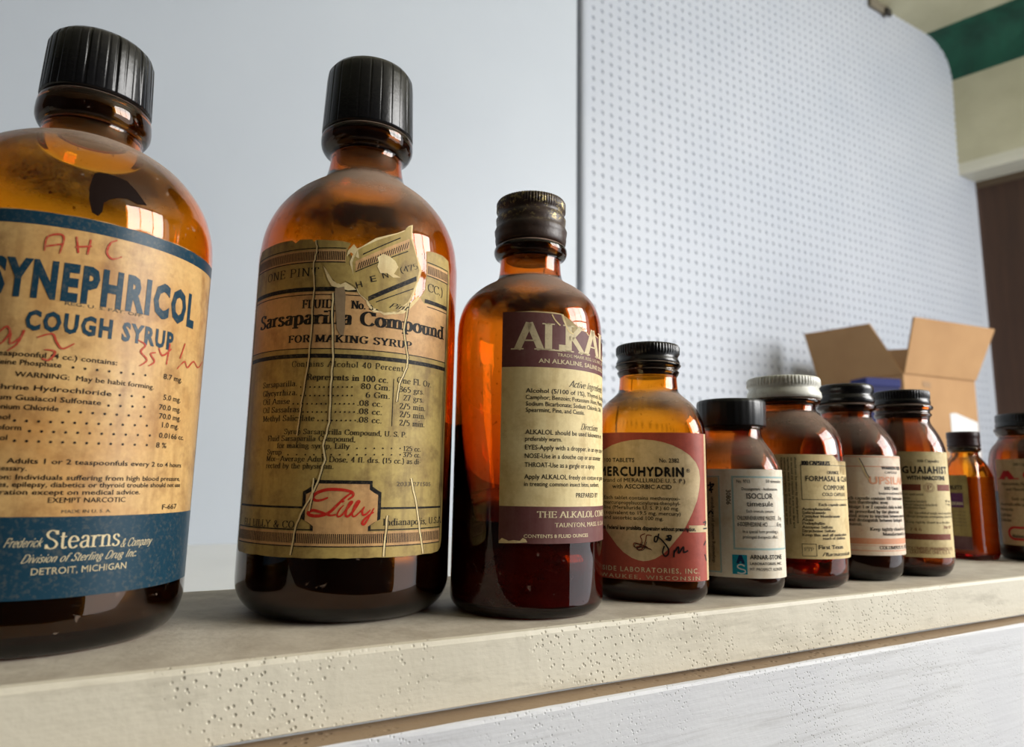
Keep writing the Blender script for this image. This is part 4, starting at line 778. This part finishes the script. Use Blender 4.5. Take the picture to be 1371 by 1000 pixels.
cu = right[0][0]; left = [(2 * cu - x, y) for x, y in reversed(right)]
ov = right + left[1:-1]
# red ground is laid as two halves around the oval
rs = sorted(right, key=lambda p: p[1]); hh = [p[1] for p in rs]; xx = [p[0] for p in rs]; ue = max(ue, max(xx) + .4); steps = [hb + (ht - hb) * k / 60. for k in range(61)]
for sgn in (1, -1):
    g = []
    edge = [(min(max(np.interp(y, hh, xx), cu), ue - .1) if hh[0] < y < hh[-1] else cu, y) for y in sorted(steps + hh)]
    vs = [(cu + sgn * (x - cu), y) for x, y in edge] + [(cu + sgn * (ue - cu), y) for x, y in edge]; n = len(edge)
    b.add(('red_print', PAPER_REDP, 1), vs, [(i, i + 1, n + i + 1, n + i) for i in range(n - 1)])
s0, s1 = zz(560, 648)[1], zz(560, 606)[1]; b.rect('buff_band', PAPER_BUFF, 2, zz(555, 620)[0], ue + .1, s0, s1)
SB = dict(font='sans')
b.text('100 TABLETS', 810, 618.4, 849.5, 5.2, bold=.15, **SB); b.text('No. 2382', 882.6, 619, 909, 5.4, bold=.12, **SB); b.text('MERCUHYDRIN', 804, 636.5, 915.5, 11.5, bold=.5, track=.16, **SB)
b.text('(brand of MERALLURIDE U. S. P.)', 806, 644.8, 917, 5.4, bold=.12, **SB); b.text('with ASCORBIC ACID', 820, 653.4, 899, 5.6, bold=.15, **SB)
for t, y, xe in [('Each tablet contains methoxyoxi-', 667.5, 910), ('mercuripropylsuccinylurea-theophyl-', 674, 910.5), ('line (Meralluride U. S. P.) 60 mg.', 680.5, 909), ('(equivalent to 19.5 mg. mercury)', 687.3, 911), ('and ascorbic acid 100 mg.', 694, 888)]: b.text(t, 809.5, y, xe, 4.8, bold=.05, **SB)
b.text('Caution. Federal law prohibits dispensing without prescription.', 813.7, 707.5, 931, 5, bold=.35, fit=(9, 63), **SB)
b.text('LAKESIDE LABORATORIES, INC.', 807.7, 762, 935.5, 6.2, INK_CREAM, bold=.12, fit=(4, 27), track=.25, name='cream_lettering', **SB); b.text('MILWAUKEE, WISCONSIN', 805.5, 770.5, 936.6, 5, INK_CREAM, bold=.12, fit=(3, 20), track=.3, name='cream_lettering', **SB)
Z = lambda pts: [(800 + x / 4.54, 570 + y / 4.54) for x, y in pts]
for pl in [[(290, 655), (262, 670), (270, 700), (250, 735), (222, 732), (225, 712), (260, 720), (300, 735)], [(330, 668), (300, 665), (292, 700), (275, 745), (245, 752), (240, 735), (280, 735), (325, 750)]]:
    b.pxline('monogram', INK_MAROON, 3, Z(pl), .38); b.pxline('monogram', PEN, 4, Z([(x + 7, y + 5) for x, y in pl[2:]]), .22)
for pl in [[(372, 655), (360, 700), (345, 700), (352, 672), (385, 690), (425, 740), (430, 775), (412, 792), (395, 770), (405, 730)], [(425, 665), (440, 700)], [(412, 690), (448, 680)], [(418, 670), (445, 668), (440, 695), (415, 690)], [(465, 755), (462, 800)], [(462, 775), (490, 735), (492, 775), (520, 735), (524, 768), (548, 758)], [(640, 590), (655, 582), (650, 610)], [(640, 625), (660, 622)], [(655, 700), (645, 725)], [(650, 780), (660, 820)]]:
    b.pxline('marker_writing', PEN, 5, Z(pl), .55)
ur, hr = U(921, 630); b.line('printed_text', INK_BLACK, 3, [(ur + .7 * cos(t * pi / 6), hr + .7 * sin(t * pi / 6)) for t in range(13)], .13); b.textu('R', ur - .32, hr - .38, ur + .35, .76, INK_BLACK, 'sans', .1)
b.flush()

# ---- 5: white label, wide smooth cap ----------------------------------------------
b = Bottle('medicine_bottle', 239.0, 218.2, 20.8, 2.5, radians(0), 'short amber bottle with off-white label, pale blue frame and turquoise emblem, smooth black cap', 'bottle', 'amber glass bottles')
b.glass([(0, 15.6), (.6, 17.2), (2.6, 18.9), (5.5, 20.1), (9, 20.8), (45, 20.8), (49, 20.6), (53, 19.9), (57, 18.4), (61, 16.3), (64.5, 13.9), (67, 12.9), (70, 12.6), (71, 12.6), (81, 12.5)], G_MID, square_to=(48, 66), wall=1.7)
b.liner(69.3, 72); b.fill('dark_contents', 38, bpy.data.materials['dark_contents'])
b.lathe('screw_cap', [(71.2, 13.2), (71.2, 14.6), (71.8, 14.9), (81, 15.1), (82.4, 14.9), (83.0, 14.1), (83.1, .1)], BLACK_PL, seg=240, closed=False, rib=ribs(30, .10, 71.5, 82.6))
b.lathe('bead_ring', [(69.6, 12.6), (69.9, 13.4), (70.7, 13.7), (71.1, 13.2)], G_DARK, closed=False)
U = b.uh; uR = U(1048.5, 700)[0] + 1.5; uL = -b.R * 1.6; ht = U(1000, 628)[1]; hb = U(1000, 774)[1]
b.label([(uL, hb), (uR, hb), (uR, ht), (uL, ht)], PAPER_WHITE, lbl='off-white paper label with pale blue frames')
uf = U(980.5, 690)[0]; f0, f1 = U(985, 735.5)[1], U(985, 637)[1]
def frame(u0, u1, h0, h1, w, mat, layer=1, name='blue_frame'):
    b.rect(name, mat, layer, u0, u1, h0, h0 + w); b.rect(name, mat, layer, u0, u1, h1 - w, h1); b.rect(name, mat, layer, u0, u0 + w, h0 + w, h1 - w); b.rect(name, mat, layer, u1 - w, u1, h0 + w, h1 - w)
frame(uf, uR - .6, f0, f1, .75, INK_LBLUE); ul2 = U(963.5, 700)[0]; frame(ul2 - 13, ul2 + .4, U(960, 766)[1], U(960, 637)[1], .55, INK_LBLUE); b.rect('tan_side_panel', PAPER_BUFF, 1, ul2 - 12.4, ul2 - .2, U(960, 766)[1] + .6, U(960, 637)[1] - .6)
for t, x0, y0, x1, h, bo in [('No. 9703', 986, 646.3, 1004, 4.4, .05), ('50 timesules', 1025, 646.3, 1044, 4.2, .05), ('Decongestant - Antihistamine', 992.7, 656, 1040, 3.6, .12), ('ISOCLOR', 999.4, 667.5, 1034, 7.4, .08), ('timesule', 999.4, 677.5, 1034.5, 6.8, .05), ('Each timesule contains:', 999.4, 686, 1035.5, 4, .0), ('CHLORPHENIRAMINE MALEATE . . . 8 mg.', 987, 695.6, 1045.5, 5.4, .1), ('d-ISOEPHEDRINE HCl . . . . . . . 65 mg.', 987, 704, 1045.5, 5.4, .1), ('In a special form providing a', 994.6, 713.2, 1041, 4.2, .05), ('prolonged therapeutic effect.', 994.6, 720.4, 1041, 4.2, .05),
    ('ARNAR-STONE', 1004, 748.5, 1046, 5.8, .15), ('LABORATORIES, INC.', 1004, 756, 1046, 3.4, .1), ('MT. PROSPECT, ILLINOIS', 1004, 763.8, 1046.5, 3.8, .05)]: b.text(t, x0, y0, x1, h, bold=bo, **SB)
ua, ha = U(972, 655.5); b.textu('30806', ua, ha, 0, 1.75, INK_GREY, 'sans', .3, vert=1.95 * .87)
ua, ha = U(957.5, 753); b.textu('dispensing without prescription', ua, ha, 0, 1.25, INK_BLACK, 'sans', .1, vert=-1.45); ua, ha = U(951, 753); b.textu('Caution: Federal law prohibits', ua, ha, 0, 1.1, INK_BLACK, 'sans', .1, vert=-1.45)
b.prints[('printed_text', INK_BLACK, 3)] = b.prints[('printed_text', INK_BLACK, 3)]
a0, c0 = U(981, 768); a1, c1 = U(1000, 743); b.rect('turquoise_emblem', INK_TEAL, 2, a0, a1, c0, c1)
w, h = a1 - a0, c1 - c0
b.poly('emblem_letter', INK_NAVY, 3, [(a0 + w * .25, c0 + h * .55), (a0 + w * .45, c0 + h * .98), (a0 + w * .65, c0 + h * .98), (a0 + w * .85, c0 + h * .55), (a0 + w * .65, c0 + h * .55), (a0 + w * .6, c0 + h * .66), (a0 + w * .5, c0 + h * .66), (a0 + w * .45, c0 + h * .55)])
b.line('emblem_letter_white', plain('white_ink', srgb(222, 226, 222), .5), 3, [(a0 + w * x, c0 + h * y) for x, y in [(.82, .42), (.6, .5), (.38, .45), (.36, .34), (.55, .27), (.8, .22), (.84, .1), (.6, .04), (.32, .08)]], .5, True)
for pl in [[(948, 650), (956, 648), (950, 656), (955, 655)], [(951, 645), (953, 660)], [(948, 690), (952, 684), (955, 688)]]: b.pxline('marker_writing', PEN, 5, pl, .6)
b.flush()

# ---- capsules --------------------------------------------------------------------
CAPS_RED = plain('red_gelatin_capsule', srgb(232, 58, 24), .18); CAPS_ORANGE = plain('orange_brown_gelatin_capsule', srgb(190, 84, 44), .22)
def capsule(name, mat, r=2.6, L=15, n=14):
    vs = []; fs = []; prof = []
    for i in range(5): a = -pi / 2 + pi / 2 * i / 4; prof.append((-(L / 2 - r) + r * sin(a), r * .96 * cos(a)))
    prof += [(0.4, r * .96), (0.5, r * 1.03)]
    for i in range(5): a = pi / 2 * i / 4; prof.append(((L / 2 - r) + r * sin(a), r * 1.03 * cos(a)))
    for z, q in prof:
        for k in range(n): t = 2 * pi * k / n; vs.append((z * MM, q * cos(t) * MM, q * sin(t) * MM))
    for j in range(len(prof) - 1):
        for k in range(n): a = j * n + k; c = j * n + (k + 1) % n; fs.append((a, a + n, c + n, c))
    return link(name, vs, fs, mat, smooth=True)
def pour(bt, mat, count, label, group, rmax, z0, rows, L, r=2.6, seed=1):
    rnd = random.Random(seed); src = None; k = 0; c0, s0 = cos(bt.rz), sin(bt.rz)
    for row in range(rows):
        z = z0 + r + row * 2 * r * 1.03
        lane = -rmax + r
        ang = rnd.uniform(-.25, .25) + row * 1.2
        while lane < rmax - r and k < count:
            half = math.sqrt(max(rmax ** 2 - (abs(lane) + r) ** 2, 0)); s = -half + L / 2
            while s <= half - L / 2 + .01 and k < count:
                o = src.copy() if src else capsule('gelatin_capsule', mat, r * .93, L - .5); 
                if src: COL.objects.link(o)
                src = src or o; lx = s * cos(ang) - lane * sin(ang); ly = s * sin(ang) + lane * cos(ang)
                o.location = ((bt.x + lx) * MM, (bt.y + ly) * MM, z * MM); o.rotation_euler = (rnd.uniform(0, 3), 0, ang)
                tag(o, label, 'capsule', group); k += 1; s += L
            lane += 2 * r * 1.02
# ---- 6: capsules with white cap -------------------------------------------------------
b = Bottle('medicine_bottle', 284.7, 225.6, 26.0, 2, 0, 'round amber bottle with white tin cap, buff label and red capsules inside', 'bottle', 'amber glass bottles')
b.glass([(0, 20), (.6, 22), (2.6, 24.2), (6, 25.3), (11, 25.9), (56, 26.0), (60, 25.9), (65, 25.4), (69, 24.4), (73, 22.3), (76.5, 19.4), (79.2, 16.4), (80.8, 14.8), (83, 14.3), (84.6, 14.5), (85.4, 16.4), (86.6, 16.9), (87.4, 15.9), (88, 14.8), (97, 14.8)], G_MID, wall=1.8)
b.lathe('screw_cap', [(87.6, 15.6), (87.6, 17.3), (88.8, 17.6), (90.6, 17.3), (91.8, 16.6), (92.8, 16.3), (93.6, 16.8), (94.2, 17.4), (97, 17.3), (97.9, 16.8), (98.1, 16.0), (98.15, .1)], CAP_WHITE, seg=360, closed=False, rib=lambda t, h, r: r - .25 * (1 if ((t * 64 / (2 * pi)) % 1) < .35 else 0) * (1 if 93.9 < h < 97.5 and r > 3 else 0))
b.liner(84.3, 88.5); pour(b, CAPS_RED, 60, 'glossy red gelatin capsule lying inside the white-capped bottle', 'red capsules in the white-capped bottle', 21.3, 4.2, 3, 15.5, 3.0, seed=5)
U = b.uh; zz = lambda x, y: U(1020 + x / 4.76, 590 + y / 4.76); uL = -b.R * 1.5; ht = U(1075, 608.5)[1]; hb = U(1090, 748.5)[1]
tear = [zz(*p) for p in [(448, 90), (462, 105), (480, 130), (488, 165), (490, 205), (505, 215), (530, 218)]]; uR = tear[-1][0] + 9
b.label([(uL, hb), (uR, hb), (uR, ht - 2)] + [(uR - 6, ht - 2.5), (tear[-1][0] + 1.5, tear[-1][1] + .6)] + list(reversed(tear)) + [(uL, ht)], PAPER_YELLOW, lbl='buff paper label with torn upper corner')
def zt(t, x0, y, x1, hp, **k): b.text(t, ZO[0] + x0 / ZO[2], ZO[1] + y / ZO[2], ZO[0] + x1 / ZO[2], hp, **k)
ZO = (1020, 590, 4.76)
bx0, by0 = zz(255, 375); bx1, by1 = zz(520, 160); frame(bx0, bx1 + 6, by0, by1, .22, INK_BLACK, 2, 'printed_frame')
zt('100 CAPSULES', 253, 152, 430, 5, bold=.3, hair=.1); zt('ORANGE', 415, 212, 487, 4.2, bold=.16); zt('FORMASAL & CLAN', 278, 256, 530, 6.8, bold=.2, track=.06, font='sans', fit=(0, 14)); zt('COMPOUND', 393, 313, 525, 6.4, bold=.15, track=.1, font='sans'); zt('COLD CAPSULES', 385, 352, 527, 4.4, bold=.1, track=.1, font='sans')
for t, y, x0, x1 in [('Each capsule contains:', 415, 362, 536), ('Acetophenetidin', 442, 258, 436), ('Salicylamide', 465, 258, 405), ('Camphor Monobromate', 488, 258, 495), ('Aloin', 510, 258, 328), ('Podophyllin', 533, 258, 400), ('Atropine Sulfate', 557, 258, 450), ('Strychnine Sulfate', 581, 258, 467), ('Keep this and all medication', 607, 258, 535), ('reach of children.', 631, 390, 530)]: zt(t, x0, y, x1, 3.6, bold=.14, hair=.09)
q0, r0 = zz(258, 735); q1, r1 = zz(348, 657); frame(q0, q1, r0, r1, .2, INK_BLACK, 2, 'printed_frame'); zt('FTP', 272, 702, 330, 4.6, bold=.08); zt('First Texas', 362, 690, 515, 5, bold=.16, hair=.1); zt('Pharmaceuticals', 385, 736, 555, 5, bold=.14, shear=.4, font='script')
for i, x in enumerate((118, 138, 160, 182, 206)):
    ua, ha = zz(x, 105); t = ['Caution: Federal law prohibits dispensing', 'without prescription. Dose: one or two', 'capsules every three or four hours, not', 'to exceed six capsules in any one day and', 'should not be taken by elderly persons'][i]; b.textu(t, ua, ha, 0, .85, INK_BLACK, 'sans', .15, vert=1.28, layer=2)
b.flush()

# ---- 7: pink-lined label ----------------------------------------------------------------
b = Bottle('medicine_bottle', 334.8, 226.2, 23.4, 2, 0, 'dark amber bottle with creased white label and faded orange lettering, glossy black cap', 'bottle', 'amber glass bottles')
b.glass([(0, 17), (.6, 19), (2.6, 21.2), (6, 22.6), (11, 23.2), (56, 23.4), (60, 23.3), (65, 22.7), (69.5, 21), (73.5, 18.6), (77, 15.9), (79.5, 13.5), (81.5, 12.2), (84.5, 12.4), (85.3, 13.8), (86.6, 14.5), (87.8, 14.4), (88.6, 13.4), (89, 12), (97, 12)], G_DARK, wall=1.8)
b.liner(84.4, 90); b.fill('dark_contents', 40, bpy.data.materials['dark_contents'])
b.lathe('screw_cap', [(89, 12.6), (89, 13.9), (90.2, 14.3), (92, 14.1), (93, 13.3), (93.9, 13.2), (94.8, 13.9), (97.2, 14.0), (98.4, 13.6), (98.8, 12.8), (98.85, .1)], CAP_METAL_BLACK, seg=240, closed=False)
ZO = (1130, 590, 5.26); zz = lambda x, y: U(ZO[0] + x / ZO[2], ZO[1] + y / ZO[2]); U = b.uh
uR = U(1211, 680)[0] + 1.2; uL = -b.R * 1.6; ht = U(1165, 609.5)[1]; hb = U(1165, 743.5)[1]
b.label([(uL, hb), (uR, hb), (uR, ht), (uL, ht)], PAPER_PINK, lbl='white paper label with faded orange lines')
for ya, yb in ((110, 116), (178, 184), (688, 728), (738, 741), (772, 778)): b.rect('orange_band', INK_ORANGE, 1, uL, uR, zz(200, yb)[1], zz(200, ya)[1])
zt('WARREN-TEED', 260, 201, 388, 4, bold=.5, font='sans'); zt('CAPSULES', 285, 231, 370, 3, bold=.05, font='sans'); zt('UPSILAN', 175, 303, 412, 9.5, bold=.3, track=.05, font='sans', mat=INK_ORANGE, name='orange_lettering'); zt('100 Units', 283, 346, 380, 4.4, bold=.16); zt('International Units', 243, 378, 412, 3.6, bold=.14)
for t, y, x0, x1 in [('Each capsule contains 100 International', 411, 0, 405), ('Units thyrotrophic assay.', 439, 20, 310), ('Dosage: 1 or 2 capsules daily in divided', 472, 20, 405), ('or as prescribed by the physician.', 504, 0, 385), ('United assay to injection between normals', 534, 0, 415), ('and distinguish between biological', 564, 30, 405), ('materials.', 594, 40, 128), ('Keep tightly closed in a dry', 632, 185, 425), ('Manufactured by', 668, 275, 420), ('COLUMBUS 15, OHIO', 764, 252, 438)]: zt(t, x0, y, x1, 4.2, bold=.15, hair=.09)
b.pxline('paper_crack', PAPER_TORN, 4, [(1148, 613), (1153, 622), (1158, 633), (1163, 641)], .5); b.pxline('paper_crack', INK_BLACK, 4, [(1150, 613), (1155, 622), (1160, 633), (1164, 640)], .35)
b.flush()

# ---- 8: yellow label ----------------------------------------------------------------
b = Bottle('medicine_bottle', 377.6, 221.0, 19.9, 2, 0, 'dark amber bottle with pale yellow label and maroon bars, knurled black cap', 'bottle', 'amber glass bottles')
b.glass([(0, 14), (.6, 15.8), (2.6, 17.8), (6, 19.2), (11, 19.8), (60, 19.9), (64, 19.6), (68, 18.9), (72, 17.6), (76, 15.8), (79, 14.1), (81, 13.2), (83.6, 13.2), (84.4, 14.0), (85.4, 14.2), (86.2, 13.6), (87.4, 13.6), (88.2, 14.9), (89.4, 15.1), (90.4, 14.2), (90.8, 12.5), (97, 12.5)], G_DARK, wall=1.7)
b.lathe('screw_cap', [(90.6, 12.9), (90.6, 13.9), (91.4, 14.2), (92.8, 14.1), (93.4, 13.7), (94.0, 14.1), (97.4, 14.2), (98.2, 13.9), (98.4, 13.2), (98.45, .1)], CAP_METAL_BLACK, seg=360, closed=False, rib=lambda t, h, r: r - .28 * (1 if ((t * 60 / (2 * pi)) % 1) < .45 else 0) * (1 if 93.9 < h < 98 and r > 3 else 0))
b.liner(83.2, 91); pour(b, CAPS_ORANGE, 20, 'orange brown gelatin capsule inside the yellow-labelled bottle', 'capsules in the yellow-labelled bottle', 14.4, 4.2, 2, 12, 2.9, seed=9)
U = b.uh; uR = U(1272, 680)[0] + 1.5; uL = -b.R * 1.5; ht = U(1235, 604.5)[1]; hb = U(1240, 746.5)[1]
b.label([(uL, hb), (uR, hb), (uR, ht), (uL, ht)], PAPER_CREAM, lbl='pale yellow paper label with maroon bars')
zt('100 Capsules', 515, 151, 665, 3.6, bold=.14); zt('GUAIAHIST', 410, 227, 718, 8.8, bold=.35, font='sans', track=.2); zt('WITH NARCOTINE', 440, 273, 706, 5, bold=.4, font='sans')
h0, h1 = zz(600, 352)[1], zz(600, 308)[1]; b.rect('maroon_bar', INK_MAROON, 1, uL, zz(540, 330)[0], h0, h1); b.rect('maroon_bar', INK_MAROON, 1, zz(655, 330)[0], zz(738, 330)[0], h0, h1); b.rect('maroon_bar', INK_MAROON, 1, uL, zz(750, 680)[0], zz(600, 698)[1], zz(600, 657)[1])
uc, hc = zz(598, 330)
for r in (2.3, 1.7): b.line('round_emblem', INK_MAROON, 2, [(uc + r * 1.2 * cos(k * pi / 12), hc + r * sin(k * pi / 12)) for k in range(25)], .16)
b.textu('P', uc - .8, hc - 1.1, uc + .9, 2.2, INK_MAROON, bold=.14, name='round_emblem')
for t, y, x0, x1, c in [('Each capsule contains:', 382, 420, 560, 0), ('Narcotine', 408, 420, 465, 0), ('Phenylephrine Hydrochloride', 432, 425, 580, 0), ('Glyceryl Guaiacolate Hydrochloride', 455, 420, 655, 0), ('Thenylpyramine Maleate', 476, 420, 575, 0), ('10 mg.', 432, 712, 745, 0), ('5 mg.', 455, 715, 745, 0), ('For the relief of cough, nasal congestion and', 513, 458, 756, 0), ('allergic symptoms accompanying common colds', 537, 440, 756, 0), ('Keep tightly closed in a dry place', 577, 440, 742, 0), ('7 4 6', 632, 465, 545, 1), ('2M-59', 620, 700, 748, 1), ('COLUMBUS PHARMACAL CO.', 764, 440, 762, 1), ('COLUMBUS, OHIO, U. S. A.', 790, 465, 745, 1)]: zt(t, x0, y, x1, 3.0 if not c else 4, bold=.12, hair=.08, mat=INK_GREY if not c else INK_MAROON)
b.flush()

# ---- 9: small square bottle ------------------------------------------------------------
b = Bottle('medicine_bottle', 491.4, 247.5, 12.6, 5.0, radians(-33), 'small square golden amber bottle with yellow and purple side label, brown tin cap', 'bottle', 'amber glass bottles')
b.glass([(0, 10.4), (.6, 11.4), (2.5, 12.3), (5, 12.6), (52, 12.6), (55, 12.3), (58.5, 11.7), (62, 10.6), (65, 9.2), (67, 8.1), (69, 7.9), (70, 9.0), (71.5, 9.8), (72.5, 9.2), (73.5, 8.2), (82, 8.2)], G_YEL, square_to=(51, 66), wall=1.5)
b.liner(69.5, 73.5); b.fill('yellow_powder', 53, plain('yellowish_crystals', srgb(232, 176, 96), .8))
b.lathe('screw_cap', [(73, 8.4), (73, 9.5), (74, 9.8), (75.2, 9.3), (76.4, 9.7), (77.6, 9.3), (79, 9.7), (82, 9.7), (82.8, 9.3), (83, .1)], CAP_BROWN, seg=200, closed=False, rib=ribs(48, .15, 78.8, 82.3))
U = b.uh; uR = U(1298, 680)[0]; uL = uR - 19; ht = U(1290, 636)[1]; hb = U(1292, 736)[1]
b.label([(uL, hb), (uR, hb), (uR, ht), (uL, ht)], paper('dull_yellow_paper', srgb(176, 152, 84), srgb(156, 130, 66), srgb(130, 100, 52)), lbl='narrow yellow paper label with purple band')
b.rect('purple_band', PAPER_PURPLE, 1, uL, uR, hb, U(1292, 718)[1]); PUR = ink('purple_ink', srgb(96, 40, 84), .1)
a0, c0 = U(1277, 679); a1, c1 = U(1289, 660); b.rect('purple_box', PUR, 1, a0 - 8, a1, c0, c1); b.textu('DYREXAN', a0 - 7, c0 + 1.6, a1 - .6, 1.9, INK_CREAM, 'sans', .4, layer=2, name='cream_lettering'); b.textu('TABLETS', a0 - 6, c1 + 2.4, a1, 2.4, INK_BLACK, 'sans', .4, layer=2)
for k in range(5): b.textu('each tablet contains mg', a0 - 6, c0 - 3 - k * 2.2, a1 + .6, .9, INK_GREY, 'sans', .1, layer=2)
b.flush()

# ---- 10: at the right edge ----------------------------------------------------------------
b = Bottle('medicine_bottle', 529.6, 224.0, 25.1, 2, 0, 'dark amber bottle with red A. C. lettering and black cap, cut off at right edge', 'bottle', 'amber glass bottles')
b.glass([(0, 19), (.6, 21), (2.6, 23.2), (6, 24.6), (10, 25.1), (60, 25.1), (65, 24.8), (69.5, 23.9), (73, 22.4), (76, 20.2), (78.5, 18.5), (80.5, 18.0), (81.5, 19.0), (83, 19.6), (84.5, 20.3), (85.8, 20.2), (86.4, 18.6), (94, 17)], G_DARK, wall=1.8)
b.liner(81, 87); b.fill('dark_contents', 44, bpy.data.materials['dark_contents'])
b.lathe('screw_cap', [(86.5, 17.6), (86.5, 19.2), (87.4, 19.5), (88.8, 19.3), (89.6, 18.8), (90.4, 19.2), (94.6, 19.1), (95.4, 18.6), (95.6, .1)], CAP_METAL_BLACK, seg=300, closed=False, rib=ribs(64, .22, 90.3, 95))
U = b.uh; ht = U(1355, 614.5)[1]; hb = U(1360, 730)[1]; uL = U(1339, 680)[0]
b.label([(uL, hb), (uL + 60, hb), (uL + 60, ht), (uL, ht)], PAPER_BUFF, lbl='buff paper label with red lettering')
b.text('A. C. & C.', 1341, 641.5, 1371, 11, INK_BRIGHTRED, bold=.34, hair=.14, fit=(0, 3), name='red_lettering')
ZO = (1090, 490, 3.224); zz = lambda x, y: U(ZO[0] + x / ZO[2], ZO[1] + y / ZO[2])
for t, y, x0, x1 in [('100 Capsules', 430, 860, 950), ('Hyoscyamine Hydrobromide', 513, 812, 990), ('and Phenobarbital', 537, 830, 960), ('Each capsule:', 578, 855, 950), ('Acetylsalicylic Acid', 600, 808, 990), ('Phenacetin', 622, 808, 860), ('Caffeine', 646, 808, 852), ('Codeine', 668, 808, 852)]: zt(t, x0, y, x1, 3.4, bold=.16, hair=.1)
u0, h0 = zz(845, 745); u1 = u0 + 22; h1 = zz(845, 695)[1]; q = (h1 - h0) / 2
rr = [(u1 - q + q * cos(a), (h0 + h1) / 2 + q * sin(a)) for a in [(-pi / 2 + pi * k / 8) for k in range(9)]] + [(u0 + q + q * cos(a), (h0 + h1) / 2 + q * sin(a)) for a in [(pi / 2 + pi * k / 8) for k in range(9)]]
b.line('red_lozenge', INK_BRIGHTRED, 1, rr + [rr[0]], 1.5); b.textu('National Drug Co.', u0 + 2, h0 + 1.1, u1 - 2, 2.0, bold=.2, hair=.12, shear=.2, font='script')
b.flush()

# window the daylight comes through, to the right behind the viewer: real frame and glazing bars around the light
def shop_window():
    o = bpy.data.objects['shop_window_daylight']; root = bpy.data.objects.new('window_1', None); COL.objects.link(root); root.matrix_world = o.matrix_world if False else Matrix.LocRotScale(o.location, o.rotation_euler, None)
    root['kind'] = 'structure'; m = plain('white_window_frame', srgb(200, 200, 196), .5)
    def bx(name, x0, x1, y0, y1): v, f = box_vf(x0, x1, y0, y1, -.03, .01); v = [(x, y, z - .03) for x, y, z in v]; link(name, v, f, m, root)
    bx('frame_rail', -.80, .80, -.70, -.65); bx('frame_rail', -.80, .80, .65, .70); bx('frame_stile', -.80, -.75, -.65, .65); bx('frame_stile', .75, .80, -.65, .65)
    bx('glazing_bar', -.27, -.24, -.65, .65); bx('glazing_bar', .24, .27, -.65, .65); bx('glazing_bar', -.75, .75, -.01, .02)
shop_window()
